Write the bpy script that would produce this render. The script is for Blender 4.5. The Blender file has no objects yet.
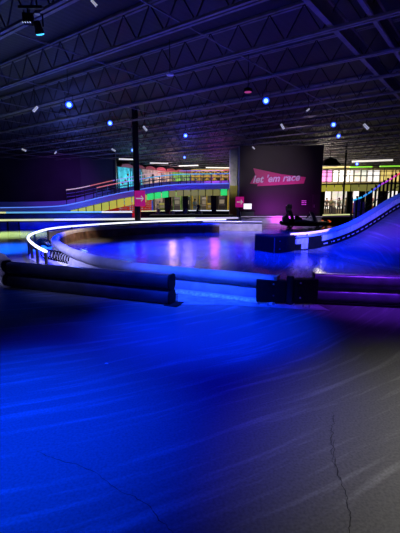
import bpy, math, random
from mathutils import Vector, Matrix
random.seed(7)
S = bpy.context.scene
COL = S.collection
PI = math.pi
R = math.radians

# ------------------------------------------------------------------ camera
F = 385.0                        # focal length in pixels for a 400 x 533 frame
PITCH = R(9.94)
CAM_Z = 1.6
cd = bpy.data.cameras.new('camera'); cam = bpy.data.objects.new('camera', cd); COL.objects.link(cam)
cd.sensor_fit = 'VERTICAL'; cd.sensor_height = 36; cd.lens = 36 * F / 533
cd.clip_end = 300
cam.location = (0, 0, CAM_Z); cam.rotation_euler = (PI / 2 - PITCH, 0, 0)
S.camera = cam

# ------------------------------------------------------------------ world and exposure
w = bpy.data.worlds.new('world'); S.world = w; w.use_nodes = True
w.node_tree.nodes['Background'].inputs[0].default_value = (0.02, 0.015, 0.08, 1)
w.node_tree.nodes['Background'].inputs[1].default_value = 0.3
S.view_settings.view_transform = 'Standard'; S.view_settings.look = 'None'
S.view_settings.exposure = 0.0; S.view_settings.gamma = 1.0
S.view_settings.use_curve_mapping = False
S.cycles.use_denoising = True
S.cycles.max_bounces = 6
S.cycles.sample_clamp_indirect = 4.0

def spot(name, loc, target, col, power, angle, blend=0.6, size=0.15, spec=1.0):
    l = bpy.data.lights.new(name, 'SPOT'); o = bpy.data.objects.new(name, l); COL.objects.link(o)
    l.color = col; l.energy = power; l.spot_size = R(angle); l.spot_blend = blend
    l.shadow_soft_size = size; l.specular_factor = spec
    o.location = loc
    d = Vector(target) - Vector(loc)
    o.rotation_euler = d.to_track_quat('-Z', 'Y').to_euler()
    return o

def area(name, loc, target, col, power, sx, sy, spec=1.0):
    l = bpy.data.lights.new(name, 'AREA'); o = bpy.data.objects.new(name, l); COL.objects.link(o)
    l.shape = 'RECTANGLE'; l.size = sx; l.size_y = sy; l.color = col; l.energy = power; l.specular_factor = spec
    o.location = loc
    d = Vector(target) - Vector(loc)
    o.rotation_euler = d.to_track_quat('-Z', 'Y').to_euler()
    return o

def point(name, loc, col, power, size=0.3, spec=1.0):
    l = bpy.data.lights.new(name, 'POINT'); o = bpy.data.objects.new(name, l); COL.objects.link(o)
    l.color = col; l.energy = power; l.shadow_soft_size = size; l.specular_factor = spec; o.location = loc
    return o

BLUE = (0.0, 0.012, 1.0)
AZURE = (0.0, 0.09, 1.0)
VIOLET = (0.16, 0.03, 1.0)
# blue stage spots over the front of the track (their fixtures hang above and behind the camera)
spot('spot_front_azure', (-2.9, 1.6, 5.0), (-1.75, 2.35, 0), (0.0, 0.05, 1.0), 5600, 40, 1.0, spec=.15)
spot('spot_front_blue', (-1.2, 2.4, 5.0), (-0.65, 3.35, 0), (0.0, 0.002, 1.0), 2000, 50, 1.0, spec=.15)
spot('spot_front_mid', (0.2, 4.0, 5.0), (0.1, 4.9, 0), (0.0, 0.026, 1.0), 5600, 40, 1.0, spec=.15)
# plain dim house light over the right of the foreground
spot('spot_house_grey', (3.6, 1.0, 5.0), (2.8, 1.6, 0), (1.0, 0.95, 0.90), 1550, 56, 1.0, spec=.2)
# mid track
spot('spot_track_blue', (-1.5, 15.5, 5.0), (-0.6, 12.8, 0), BLUE, 17000, 70, 1.0, spec=0)
spot('spot_loop_blue', (-4.6, 14.0, 5.0), (-3.2, 11.8, 0), BLUE, 11000, 62, 1.0, spec=0)
spot('spot_track_right', (2.6, 9.6, 5.0), (3.2, 11.4, 0), BLUE, 8500, 72, 1.0, spec=0)
spot('spot_track_far', (2.0, 21.0, 5.0), (1.5, 18.5, 0), (0.0, 0.012, 1.0), 9000, 75, 1.0, spec=0)
spot('spot_ramp_violet', (5.5, 9.0, 5.0), (7.2, 11.2, 0.6), (0.06, 0.005, 1.0), 4600, 66, 1.0, spec=.4)
spot('spot_barrier_azure', (-5.4, 6.6, 5.0), (-3.9, 8.9, 0), (0.42, 0.42, 1.0), 4200, 44, 1.0)
spot('spot_barrier_front', (-0.6, 4.4, 5.0), (0.0, 6.7, 0.2), (0.03, 0.12, 1.0), 2400, 36, 1.0)
spot('spot_barrier_lilac', (-3.2, 4.6, 5.0), (-1.9, 7.2, 0.25), (0.2, 0.24, 1.0), 800, 34, 1.0, spec=.2)
spot('spot_left_blue', (-7.4, 11.6, 5.0), (-6.6, 12.5, 0), (0.0, 0.10, 1.0), 24000, 44, 1.0, spec=.4)
spot('spot_left_skirt', (-5.0, 12.0, 4.0), (-7.2, 18.6, 0.2), BLUE, 6000, 36, 1.0, spec=0)  # unseen spot added to lift the dark skirts at the left
spot('spot_left_green', (-10.4, 18.0, 5.0), (-8.8, 17.6, 0), (0.42, 0.60, 0.16), 22000, 50, 1.0, spec=.4)
spot('spot_right_violet', (3.4, 4.6, 5.0), (3.2, 6.4, 0.2), (0.20, 0.03, 1.0), 2200, 48, 1.0)
spot('spot_board_warm', (-2.6, 12.0, 4.8), (-4.7, 14.6, 0.2), (1.0, 0.72, 0.5), 2400, 30, 1.0, spec=.2)
spot('spot_lilac_far', (4.6, 20.0, 5.0), (5.2, 25.0, 0.1), (0.62, 0.5, 1.0), 2600, 46, 1.0, spec=.1)  # unseen spot added to brighten the wall foot and far floor
spot('spot_ramp_wall', (4.2, 7.4, 5.0), (6.2, 13.2, 0.7), (0.22, 0.45, 1.0), 700, 44, 1.0, spec=0)
spot('spot_ramp_magenta', (5.4, 11.0, 5.0), (5.9, 12.0, 0.4), (0.42, 0.0, 0.7), 420, 26, 1.0, spec=.1)
spot('spot_lilac_mid', (1.6, 15.0, 5.0), (2.2, 19.4, 0.25), (0.72, 0.6, 1.0), 2600, 32, 1.0, spec=.1)  # added fill without a fixture, for the low pale barrier
spot('spot_pillar', (1.6, 26.0, 2.5), (2.6, 29.6, 3.2), (1.0, 0.95, 0.8), 130, 52, 1.0, spec=.3)  # added lamp with no fixture, only brightens the steel pillar
spot('spot_end_panel', (2.5, 8.6, 4.8), (3.35, 12.0, 0.25), (1.0, 0.93, 0.95), 620, 16, .6, spec=0)  # narrow unseen spot added to whiten the end panel
spot('spot_front_barrier', (-1.5, 4.2, 4.6), (-1.0, 6.25, 0.25), BLUE, 1500, 26, 1.0, spec=.3)
# violet wash on the lettered wall and on the left wall
spot('wash_wall_violet', (5.5, 24.5, 0.5), (5.8, 28.0, 0.6), (0.50, 0.02, 0.62), 800, 100, 1.0)
spot('wash_banner', (5.0, 17.0, 5.1), (5.3, 28.0, 3.6), (1.0, 0.78, 0.95), 1000, 32, 1.0)  # unseen spot added so the banner reads bright
spot('wash_left_wall', (-11.0, 30.0, 4.6), (-13.5, 38.5, 2.6), (0.30, 0.02, 0.8), 1000, 60, 1.0)
# unseen uplights near the floor, added to brighten joists and deck
for i, (x, y, c, p) in enumerate([(-3, 7, (0.26, 0.22, 1.0), 34), (3.5, 7, (0.34, 0.22, 1.0), 26), (-8, 16, (0.24, 0.22, 1.0), 34),
                                  (1, 15, (0.30, 0.2, 1.0), 36), (9, 14, (0.6, 0.26, 0.9), 34), (-3, 25, (0.32, 0.28, 1.0), 36),
                                  (8, 24, (0.6, 0.32, 0.9), 36), (-14, 25, (0.28, 0.22, 1.0), 20)]):
    spot('up_fill_' + str(i), (x, y, 0.7), (x, y + .01, 6), c, p * 3.0, 165, 1.0, 0.4, 0.0)
# arcade rooms behind the overpass
point('arcade_glow', (12.0, 37.5, 4.0), (1.0, 0.86, 0.7), 420, 0.5, .0)
area('arcade_right', (12.0, 42.0, 5.2), (12.0, 42.0, 0), (1.0, 0.86, 0.62), 900, 12, 5, 0)
area('arcade_left', (1.0, 43.0, 5.2), (1.0, 43.0, 0), (1.0, 0.85, 0.75), 230, 10, 5, 0)
point('climb_cyan', (-6.5, 40.5, 3.6), (0.25, 0.9, 1.0), 130, 0.3, .0)
point('climb_pink', (-3.2, 45.0, 4.2), (1.0, 0.55, 0.7), 160, 0.4, .0)
point('climb_green', (-.6, 48.5, 3.6), (0.7, 1.0, 0.5), 150, 0.4, .0)
point('red_wash', (-5.5, 33.0, 0.5), (1.0, 0.03, 0.03), 60, 0.2)
point('bridge_blue', (-1.0, 33.0, 3.6), (0.08, 0.05, 1.0), 260, 0.4, .0)
point('ramp_blue', (-9.5, 30.5, 2.2), (0.10, 0.16, 1.0), 420, 0.4, .0)
point('bridge_violet', (1.5, 38.6, 3.6), (0.7, 0.1, 0.9), 120, 0.4, .35)

# ------------------------------------------------------------------ pixel helpers (a pixel of the photo to a point in the hall)
def ray(px, py):
    u = (px - 200) / F; v = (266.5 - py) / F
    c, s = math.cos(PITCH), math.sin(PITCH)
    return Vector((u, c + v * s, -s + v * c))
def at_z(px, py, z):
    d = ray(px, py); t = (z - CAM_Z) / d.z
    return Vector((d.x * t, d.y * t, z))
def at_y(px, py, Y):
    d = ray(px, py); t = Y / d.y
    return Vector((d.x * t, Y, CAM_Z + d.z * t))

# ------------------------------------------------------------------ materials
MATS = {}
def mat(name, col, rough=0.5, metal=0.0, emit=None, es=0.0, spec=0.5, noise=0.0, nscale=8.0, bump=0.0):
    if name in MATS: return MATS[name]
    m = bpy.data.materials.new(name); m.use_nodes = True
    nt = m.node_tree; b = nt.nodes['Principled BSDF']
    b.inputs['Base Color'].default_value = (*col, 1)
    b.inputs['Roughness'].default_value = rough; b.inputs['Metallic'].default_value = metal
    b.inputs['Specular IOR Level'].default_value = spec
    if emit:
        b.inputs['Emission Color'].default_value = (*emit, 1); b.inputs['Emission Strength'].default_value = es
    if noise or bump:
        tc = nt.nodes.new('ShaderNodeTexCoord'); n = nt.nodes.new('ShaderNodeTexNoise')
        n.inputs['Scale'].default_value = nscale; n.inputs['Detail'].default_value = 5
        nt.links.new(tc.outputs['Object'], n.inputs['Vector'])
        if noise:
            r = nt.nodes.new('ShaderNodeValToRGB')
            r.color_ramp.elements[0].position = 0.3; r.color_ramp.elements[1].position = 0.7
            r.color_ramp.elements[0].color = (*[c * (1 - noise) for c in col], 1)
            r.color_ramp.elements[1].color = (*[min(1, c * (1 + noise)) for c in col], 1)
            nt.links.new(n.outputs['Fac'], r.inputs['Fac']); nt.links.new(r.outputs['Color'], b.inputs['Base Color'])
        if bump:
            bp = nt.nodes.new('ShaderNodeBump'); bp.inputs['Strength'].default_value = bump; bp.inputs['Distance'].default_value = 0.02
            nt.links.new(n.outputs['Fac'], bp.inputs['Height']); nt.links.new(bp.outputs['Normal'], b.inputs['Normal'])
    MATS[name] = m
    return m

def asphalt(name, base=0.17, rough=0.42):
    m = bpy.data.materials.new(name); m.use_nodes = True
    nt = m.node_tree; L = nt.links.new; b = nt.nodes['Principled BSDF']
    N = nt.nodes.new
    geo = N('ShaderNodeNewGeometry'); sep = N('ShaderNodeSeparateXYZ'); L(geo.outputs['Position'], sep.inputs[0])
    def M(op, a, bb=None):
        n = N('ShaderNodeMath'); n.operation = op
        for i, v in enumerate((a, bb)):
            if v is None: continue
            if isinstance(v, (int, float)): n.inputs[i].default_value = v
            else: L(v, n.inputs[i])
        return n.outputs[0]
    dx = M('ADD', sep.outputs['X'], 4.5); dy = M('SUBTRACT', sep.outputs['Y'], 11.5)
    r = M('SQRT', M('ADD', M('MULTIPLY', dx, dx), M('MULTIPLY', dy, dy)))
    th = M('ARCTAN2', dy, dx)
    # soft warp so the tyre marks cross one another
    wn = N('ShaderNodeTexNoise'); wn.inputs['Scale'].default_value = 0.5; wn.inputs['Detail'].default_value = 1
    L(geo.outputs['Position'], wn.inputs['Vector'])
    rw = M('ADD', r, M('MULTIPLY', wn.outputs['Fac'], .35))
    cx = N('ShaderNodeCombineXYZ'); L(M('MULTIPLY', rw, 6.0), cx.inputs[0]); L(M('MULTIPLY', th, 3.6), cx.inputs[1])
    n1 = N('ShaderNodeTexNoise'); n1.inputs['Scale'].default_value = 1.5; n1.inputs['Detail'].default_value = 6; n1.inputs['Roughness'].default_value = 0.6
    L(cx.outputs[0], n1.inputs['Vector'])
    rp = N('ShaderNodeValToRGB'); rp.color_ramp.elements[0].position = 0.52; rp.color_ramp.elements[1].position = 0.80
    rp.color_ramp.elements[0].color = (base * .88, base * .88, base * .89, 1); rp.color_ramp.elements[1].color = (base * 2.0, base * 2.0, base * 2.0, 1)
    L(n1.outputs['Fac'], rp.inputs['Fac'])
    n2 = N('ShaderNodeTexNoise'); n2.inputs['Scale'].default_value = 60; n2.inputs['Detail'].default_value = 4
    L(geo.outputs['Position'], n2.inputs['Vector'])
    n3 = N('ShaderNodeTexNoise'); n3.inputs['Scale'].default_value = 0.9; n3.inputs['Detail'].default_value = 4
    L(geo.outputs['Position'], n3.inputs['Vector'])
    mx = N('ShaderNodeMix'); mx.data_type = 'RGBA'; mx.blend_type = 'MULTIPLY'; mx.inputs[0].default_value = 0.55
    g = N('ShaderNodeValToRGB'); g.color_ramp.elements[0].position = 0.35; g.color_ramp.elements[0].color = (.55, .55, .55, 1)
    g.color_ramp.elements[1].position = 0.62; g.color_ramp.elements[1].color = (1, 1, 1, 1)
    L(n2.outputs['Fac'], g.inputs['Fac'])
    L(rp.outputs['Color'], mx.inputs[6]); L(g.outputs['Color'], mx.inputs[7]); L(mx.outputs[2], b.inputs['Base Color'])
    rr = N('ShaderNodeMapRange'); rr.inputs['From Min'].default_value = 0.35; rr.inputs['From Max'].default_value = 0.65
    rr.inputs['To Min'].default_value = rough - .05; rr.inputs['To Max'].default_value = rough + .06
    L(n3.outputs['Fac'], rr.inputs['Value']); L(rr.outputs[0], b.inputs['Roughness'])
    bp = N('ShaderNodeBump'); bp.inputs['Strength'].default_value = 0.4; bp.inputs['Distance'].default_value = 0.006
    ad = M('ADD', M('MULTIPLY', n2.outputs['Fac'], .5), M('MULTIPLY', n3.outputs['Fac'], 3.0))
    L(ad, bp.inputs['Height']); L(bp.outputs['Normal'], b.inputs['Normal'])
    b.inputs['Specular IOR Level'].default_value = 0.13
    return m

def deck_mat():
    m = bpy.data.materials.new('ceiling_deck'); m.use_nodes = True
    nt = m.node_tree; L = nt.links.new; b = nt.nodes['Principled BSDF']; N = nt.nodes.new
    b.inputs['Base Color'].default_value = (.012, .010, .024, 1); b.inputs['Roughness'].default_value = .6
    geo = N('ShaderNodeNewGeometry'); mp = N('ShaderNodeMapping'); mp.vector_type = 'POINT'
    mp.inputs['Rotation'].default_value = (0, 0, R(37))
    L(geo.outputs['Position'], mp.inputs['Vector'])
    wv = N('ShaderNodeTexWave'); wv.bands_direction = 'X'; wv.inputs['Scale'].default_value = 1.6
    L(mp.outputs[0], wv.inputs['Vector'])
    bp = N('ShaderNodeBump'); bp.inputs['Strength'].default_value = .15; bp.inputs['Distance'].default_value = .02
    L(wv.outputs['Fac'], bp.inputs['Height']); L(bp.outputs['Normal'], b.inputs['Normal'])
    return m

M_floor = asphalt('asphalt_floor', .15, .13)
M_ramp = asphalt('asphalt_ramp', .14, .13)
M_deck = deck_mat()
M_joist = mat('joist_paint', (.19, .18, .19), .5, noise=.3, nscale=3)
M_web = mat('joist_web_silhouette', (.02, .018, .025), .6)  # silhouette shade of the webs put into their dark colour
M_wall = mat('dark_wall_paint', (.03, .022, .04), .6, noise=.25, nscale=.5)
M_wallgrey = mat('grey_wall_paint', (.05, .055, .06), .6)
M_mural = mat('mural_wall_paint', (.017, .010, .019), .55, noise=.2, nscale=.8)
M_black = mat('black_plastic', (.008, .008, .009), .7, noise=.3, nscale=12, spec=.1)
M_blackm = mat('black_metal', (.02, .02, .022), .4, 0.3)
M_navy = mat('dark_barrier_plastic', (.042, .04, .055), .32, noise=.35, nscale=5, bump=.05)
M_grape = mat('violet_barrier_plastic', (.12, .085, .16), .3, noise=.3, nscale=6, bump=.06)
M_pale = mat('pale_barrier_plastic', (.46, .45, .5), .42, noise=.22, nscale=3.5, bump=.08)
M_block = mat('white_barrier_block', (.78, .78, .8), .45, noise=.15, nscale=9)
M_board = mat('scuffed_brown_board', (.17, .10, .07), .6, noise=.6, nscale=4)
M_white = mat('white_plastic', (.8, .8, .82), .4)
M_strip = mat('pale_base_strip', (.62, .6, .5), .5, noise=.4, nscale=20)
M_led = mat('white_led_tube', (.9, .9, .95), .3, emit=(.86, .88, 1.0), es=1.6)
M_ledpink = mat('pink_led_tube', (.9, .8, .95), .3, emit=(.95, .62, 1.0), es=1.1)
M_ledyel = mat('yellow_led_strip', (.9, .9, .7), .3, emit=(.85, .9, .35), es=.8)
M_ledblue = mat('blue_led_strip', (.3, .5, .9), .3, emit=(.12, .3, 1.0), es=.9)
M_lens = mat('blue_lens', (.2, .3, .6), .2, emit=(.30, .52, 1.0), es=1.9)
M_halo = mat('blue_lens_halo', (.05, .08, .5), .3, emit=(.0, .05, 1.0), es=1.7)  # glowing ring stands in for the blue halo round the lens
M_cyan = mat('cyan_lens', (.2, .5, .6), .2, emit=(.06, .55, 1.0), es=1.6)
M_pink = mat('magenta_sign', (.75, .02, .30), .5, emit=(.8, .015, .33), es=.35)
M_banner = mat('pink_banner_paint', (.75, .06, .27), .5)
M_signwhite = mat('sign_white', (.85, .8, .82), .5, emit=(1, .9, .85), es=.35)
M_letter = mat('letter_white', (.95, .93, .96), .5)
M_letteredge = mat('letter_violet', (.18, .03, .22), .5)
M_red = mat('red_lit_panel', (.7, .02, .02), .5, emit=(.9, .01, .01), es=.25)  # faint glow stands in for red light on the ribs
M_redpad = mat('red_pad', (.42, .07, .11), .6)
M_yellow = mat('yellow_paint', (.75, .55, .06), .5)
M_skin = mat('skin', (.55, .33, .24), .6)
M_steel = mat('brushed_steel', (.5, .5, .53), .32, .9, noise=.3, nscale=2)
M_screen = mat('lit_screen', (.9, .9, .9), .3, emit=(.95, .95, 1.0), es=1.1)
M_tubewhite = mat('lit_white_lamp', (.9, .9, .85), .4, emit=(1, .95, .85), es=.75)
M_glass = mat('dark_glass', (.02, .02, .03), .1)

def lit(name, col, es): return mat(name, tuple(min(1, c) for c in col), .5, emit=col, es=es)

# ------------------------------------------------------------------ mesh helpers
class MB:
    def __init__(s): s.v = []; s.f = []; s.mi = []; s.m = 0
    def add(s, vs, fs):
        o = len(s.v); s.v += [tuple(v) for v in vs]
        for f in fs: s.f.append(tuple(i + o for i in f)); s.mi.append(s.m)
        return s
    def box(s, x0, x1, y0, y1, z0, z1):
        vs = [(x, y, z) for z in (z0, z1) for y in (y0, y1) for x in (x0, x1)]
        return s.add(vs, [(0, 2, 3, 1), (4, 5, 7, 6), (0, 1, 5, 4), (2, 6, 7, 3), (0, 4, 6, 2), (1, 3, 7, 5)])
    def cbox(s, c, sx, sy, sz, rz=0):
        co, si = math.cos(rz), math.sin(rz)
        vs = []
        for z in (-sz / 2, sz / 2):
            for y in (-sy / 2, sy / 2):
                for x in (-sx / 2, sx / 2):
                    vs.append((c[0] + x * co - y * si, c[1] + x * si + y * co, c[2] + z))
        return s.add(vs, [(0, 2, 3, 1), (4, 5, 7, 6), (0, 1, 5, 4), (2, 6, 7, 3), (0, 4, 6, 2), (1, 3, 7, 5)])
    def bar(s, a, b, wx, wz=None, up=(0, 0, 1)):
        a = Vector(a); b = Vector(b); wz = wz or wx; d = (b - a).normalized(); u = Vector(up)
        if abs(d.dot(u)) > .98: u = Vector((1, 0, 0))
        r = d.cross(u).normalized(); u = r.cross(d)
        vs = []
        for p in (a, b):
            for q in ((-1, -1), (1, -1), (1, 1), (-1, 1)): vs.append(p + r * (q[0] * wx / 2) + u * (q[1] * wz / 2))
        return s.add(vs, [(0, 1, 2, 3), (7, 6, 5, 4), (0, 4, 5, 1), (1, 5, 6, 2), (2, 6, 7, 3), (3, 7, 4, 0)])
    def tube(s, pts, r, n=8, cap=True, closed=False):
        pts = [Vector(p) for p in pts]; k = len(pts); rs = r if isinstance(r, (list, tuple)) else [r] * k
        base = len(s.v); fs = []; vs = []; pr = None
        for i, p in enumerate(pts):
            t = (pts[(i + 1) % k] - pts[i - 1]) if closed else (pts[min(i + 1, k - 1)] - pts[max(i - 1, 0)])
            t.normalize()
            u = Vector((0, 0, 1)) if pr is None else pr
            if abs(t.dot(u)) > .97: u = Vector((1, 0, 0)) if abs(t.x) < .9 else Vector((0, 1, 0))
            a = t.cross(u).normalized(); b = a.cross(t)
            if pr is not None: pr = b
            for j in range(n):
                an = 2 * PI * j / n; vs.append(p + (a * math.cos(an) + b * math.sin(an)) * rs[i])
        for i in range(k if closed else k - 1):
            i2 = (i + 1) % k
            for j in range(n): fs.append((i * n + j, i * n + (j + 1) % n, i2 * n + (j + 1) % n, i2 * n + j))
        if cap and not closed:
            fs.append(tuple(range(n - 1, -1, -1))); fs.append(tuple((k - 1) * n + j for j in range(n)))
        return s.add(vs, fs)
    def lathe(s, prof, c=(0, 0, 0), n=20, axis=None):
        vs = []; fs = []; k = len(prof)
        q = Vector((0, 0, 1)).rotation_difference(Vector(axis)) if axis is not None else None
        for r, z in prof:
            for j in range(n):
                a = 2 * PI * j / n; p = Vector((r * math.cos(a), r * math.sin(a), z))
                if q: p = q @ p
                vs.append(p + Vector(c))
        for i in range(k - 1):
            for j in range(n): fs.append((i * n + j, i * n + (j + 1) % n, (i + 1) * n + (j + 1) % n, (i + 1) * n + j))
        fs.append(tuple(range(n - 1, -1, -1))); fs.append(tuple((k - 1) * n + j for j in range(n)))
        return s.add(vs, fs)
    def prism(s, poly, origin, ax, ay, depth):
        ax = Vector(ax); ay = Vector(ay); nz = ax.cross(ay); o = Vector(origin); k = len(poly)
        vs = [o + ax * p[0] + ay * p[1] for p in poly] + [o + ax * p[0] + ay * p[1] + nz * depth for p in poly]
        fs = [tuple(range(k - 1, -1, -1)), tuple(range(k, 2 * k))] + [(i, (i + 1) % k, k + (i + 1) % k, k + i) for i in range(k)]
        return s.add(vs, fs)
    def sweep(s, prof, path, cap=True):
        path = [Vector(p) for p in path]; k = len(path); n = len(prof); vs = []; fs = []
        for i, p in enumerate(path):
            t = path[min(i + 1, k - 1)] - path[max(i - 1, 0)]; t.z = 0; t.normalize()
            side = Vector((-t.y, t.x, 0))
            for a, h in prof: vs.append(p + side * a + Vector((0, 0, h)))
        for i in range(k - 1):
            for j in range(n): fs.append((i * n + j, (i + 1) * n + j, (i + 1) * n + (j + 1) % n, i * n + (j + 1) % n))
        if cap: fs.append(tuple(range(n))); fs.append(tuple((k - 1) * n + j for j in reversed(range(n))))
        return s.add(vs, fs)
    def build(s, name, m, parent=None, smooth=False, bevel=0):
        me = bpy.data.meshes.new(name)
        off = Vector((0, 0, 0))
        if parent is not None and parent.get('_o'): off = Vector(parent['_o'])
        me.from_pydata([tuple(Vector(v) - off) for v in s.v], [], s.f); me.update()
        for q in (m if isinstance(m, (list, tuple)) else [m]): me.materials.append(q)
        if any(s.mi): me.polygons.foreach_set('material_index', s.mi)
        import bmesh as _b
        bm = _b.new(); bm.from_mesh(me); _b.ops.recalc_face_normals(bm, faces=bm.faces); bm.to_mesh(me); bm.free()
        o = bpy.data.objects.new(name, me); COL.objects.link(o)
        if parent is not None:
            o.parent = parent
            if parent.get('_o'): o['_o'] = tuple(parent['_o'])
        if bevel:
            b = o.modifiers.new('bevel', 'BEVEL'); b.width = bevel; b.segments = 2; b.limit_method = 'ANGLE'
        if smooth:
            me.polygons.foreach_set('use_smooth', [True] * len(me.polygons)); me.set_sharp_from_angle(angle=R(50))
        return o

def tag(o, label, cat, group=None):
    o['label'] = label; o['category'] = cat
    if group: o['group'] = group
    return o
def thing(name, label, cat, loc=(0, 0, 0), group=None, rz=0):
    """An Empty at the thing's base; parts are given in hall coordinates and shifted by its place."""
    o = bpy.data.objects.new(name, None); COL.objects.link(o); o.empty_display_size = .2
    o.location = loc; o['_o'] = tuple(loc)
    return tag(o, label, cat, group)
def local_thing(name, label, cat, loc=(0, 0, 0), group=None, rz=0):
    """The same, with its parts given in the thing's own coordinates."""
    o = bpy.data.objects.new(name, None); COL.objects.link(o); o.empty_display_size = .2
    o.location = loc; o.rotation_euler = (0, 0, rz)
    return tag(o, label, cat, group)
def struct(o): o['kind'] = 'structure'; return o
def copy_tree(o, parent=None):
    c = o.copy(); COL.objects.link(c)
    if parent is not None: c.parent = parent
    for ch in list(o.children): copy_tree(ch, c)
    return c
def smooth_path(pts, step=.25, it=3):
    """Chaikin rounding of a polyline."""
    pts = [Vector(p) for p in pts]
    for _ in range(it):
        q = [pts[0]]
        for a, b in zip(pts, pts[1:]): q += [a * .75 + b * .25, a * .25 + b * .75]
        q.append(pts[-1]); pts = q
    return pts
def along(path, d):
    """Point and heading at distance d along a path."""
    for a, b in zip(path, path[1:]):
        l = (b - a).length
        if d <= l and l > 0: return a.lerp(b, d / l), (b - a).normalized()
        d -= l
    return path[-1].copy(), (path[-1] - path[-2]).normalized()
def plen(path): return sum((b - a).length for a, b in zip(path, path[1:]))

# ================================================================== THE HALL
X0, X1, Y0, Y1, DECK, BOT = -27.0, 27.0, -6.0, 60.0, 6.08, 5.3
fl = struct(MB().add([(X0, Y0, 0), (X1, Y0, 0), (X1, Y1, 0), (X0, Y1, 0)], [(0, 1, 2, 3)]).build('floor', M_floor))
struct(MB().box(X0, X1, Y0, Y1, DECK, DECK + .15).build('ceiling', M_deck))
struct(MB().box(X0 - .2, X0, Y0, Y1, 0, DECK).build('wall_left', M_wall))
struct(MB().box(X1, X1 + .2, Y0, Y1, 0, DECK).build('wall_right', M_wall))
struct(MB().box(X0, X1, Y1, Y1 + .2, 0, DECK).build('wall_back', mat('back_wall_paint', (.12, .10, .10), .6, noise=.3, nscale=.6)))
struct(MB().box(X0, X1, Y0 - .2, Y0, 0, DECK).build('wall_front', M_wall))
# dark wall across the left of the hall, with the greyer bay at its right end
LW_Y = 38.5
a = at_y(82, 200, LW_Y); b = at_y(114.5, 200, LW_Y)
struct(MB().box(X0, a.x, LW_Y, LW_Y + .3, 0, DECK).build('wall_left_back', M_wall))
struct(MB().box(a.x, b.x, LW_Y + .05, LW_Y + .3, 0, DECK).build('wall_left_bay', M_wallgrey))
struct(MB().box(b.x, b.x + .25, LW_Y - .1, LW_Y + .35, 0, DECK).build('trim_1', M_blackm))
LW_X = b.x + .3
# block of the lettered wall
ml = at_y(239, 200, 28.0).x; mr = at_y(321, 200, 28.0).x
struct(MB().box(ml, mr, 28.0, 31.5, 0, 5.28).build('wall_center', M_mural))
struct(MB().box(ml - .02, mr + .02, 27.93, 28.0, 0, .32).build('baseboard_center', mat('pale_skirting', (.45, .42, .48), .5)))
dl = at_y(312.5, 200, 28.0).x; dr = at_y(319.8, 200, 28.0).x
dz = at_y(312, 194.5, 28.0).z
d = struct(MB().box(dl, dr, 27.9, 28.0, 0.02, dz).build('door_1', mat('door_paint', (.03, .02, .035), .5)))
MB().tube([(dl + .1, 27.86, 1.0), (dl + .1, 27.86, 1.2)], .02).build('handle', M_steel, d)
# floor cracks
def crack(pts, wd):
    m = MB(); ps = []
    for (ax, ay), (bx, by) in zip(pts, pts[1:]):
        n = 7
        for i in range(n): ps.append((ax + (bx - ax) * i / n + random.uniform(-1.6, 1.6), ay + (by - ay) * i / n + random.uniform(-.8, .8)))
    ps.append(pts[-1]); P = [at_z(x, y, .0015) for x, y in ps]
    vs = []; fs = []
    for i, p in enumerate(P):
        t = (P[min(i + 1, len(P) - 1)] - P[max(i - 1, 0)]).normalized(); q = Vector((-t.y, t.x, 0)) * wd * random.uniform(.35, 1)
        vs += [p - q, p + q]
        if i: fs.append((2 * i - 2, 2 * i - 1, 2 * i + 1, 2 * i))
    return m.add(vs, fs).build('crack', mat('crack_dark', (.012, .012, .014), .9), fl)
crack([(37, 452), (60, 460), (92, 470), (118, 490), (145, 502), (160, 520), (178, 536)], .0026)
crack([(335, 415), (332, 430), (332, 450), (338, 475), (345, 490), (350, 515), (348, 538)], .003)
crack([(335, 440), (333, 462), (340, 480)], .0016)

# ------------------------------------------------------------------ roof steel: joists run along u, spaced along v
U = Vector((-.798, .602, 0)); V = Vector((.602, .798, 0))
def clip(p, d):
    """Where the line p + t d crosses the hall."""
    t0, t1 = -1e9, 1e9
    for k, (lo, hi) in enumerate(((X0 + .05, X1 - .05), (Y0 + .05, Y1 - .05))):
        if abs(d[k]) < 1e-9: continue
        a_, b_ = (lo - p[k]) / d[k], (hi - p[k]) / d[k]
        t0 = max(t0, min(a_, b_)); t1 = min(t1, max(a_, b_))
    return (t0, t1) if t1 > t0 else None
ORD = ['first', 'second', 'third', 'fourth', 'fifth', 'sixth', 'seventh', 'eighth', 'ninth', 'tenth', 'eleventh', 'twelfth', 'thirteenth',
       'fourteenth', 'fifteenth', 'sixteenth', 'seventeenth', 'eighteenth', 'nineteenth', 'twentieth', 'twenty-first', 'twenty-second',
       'twenty-third', 'twenty-fourth', 'twenty-fifth', 'twenty-sixth']
def cut_at_wall(A, B):
    """Roof steel stops at the face of the left back wall."""
    if (A.y - LW_Y) * (B.y - LW_Y) < 0:
        u_ = (LW_Y - .15 - A.y) / (B.y - A.y); p = A.lerp(B, u_)
        if p.x < LW_X: return (A, p) if A.y < LW_Y else (p, B)
    elif A.y > LW_Y and max(A.x, B.x) < LW_X: return None
    return A, B
SP = 2.16
k = 0
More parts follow.
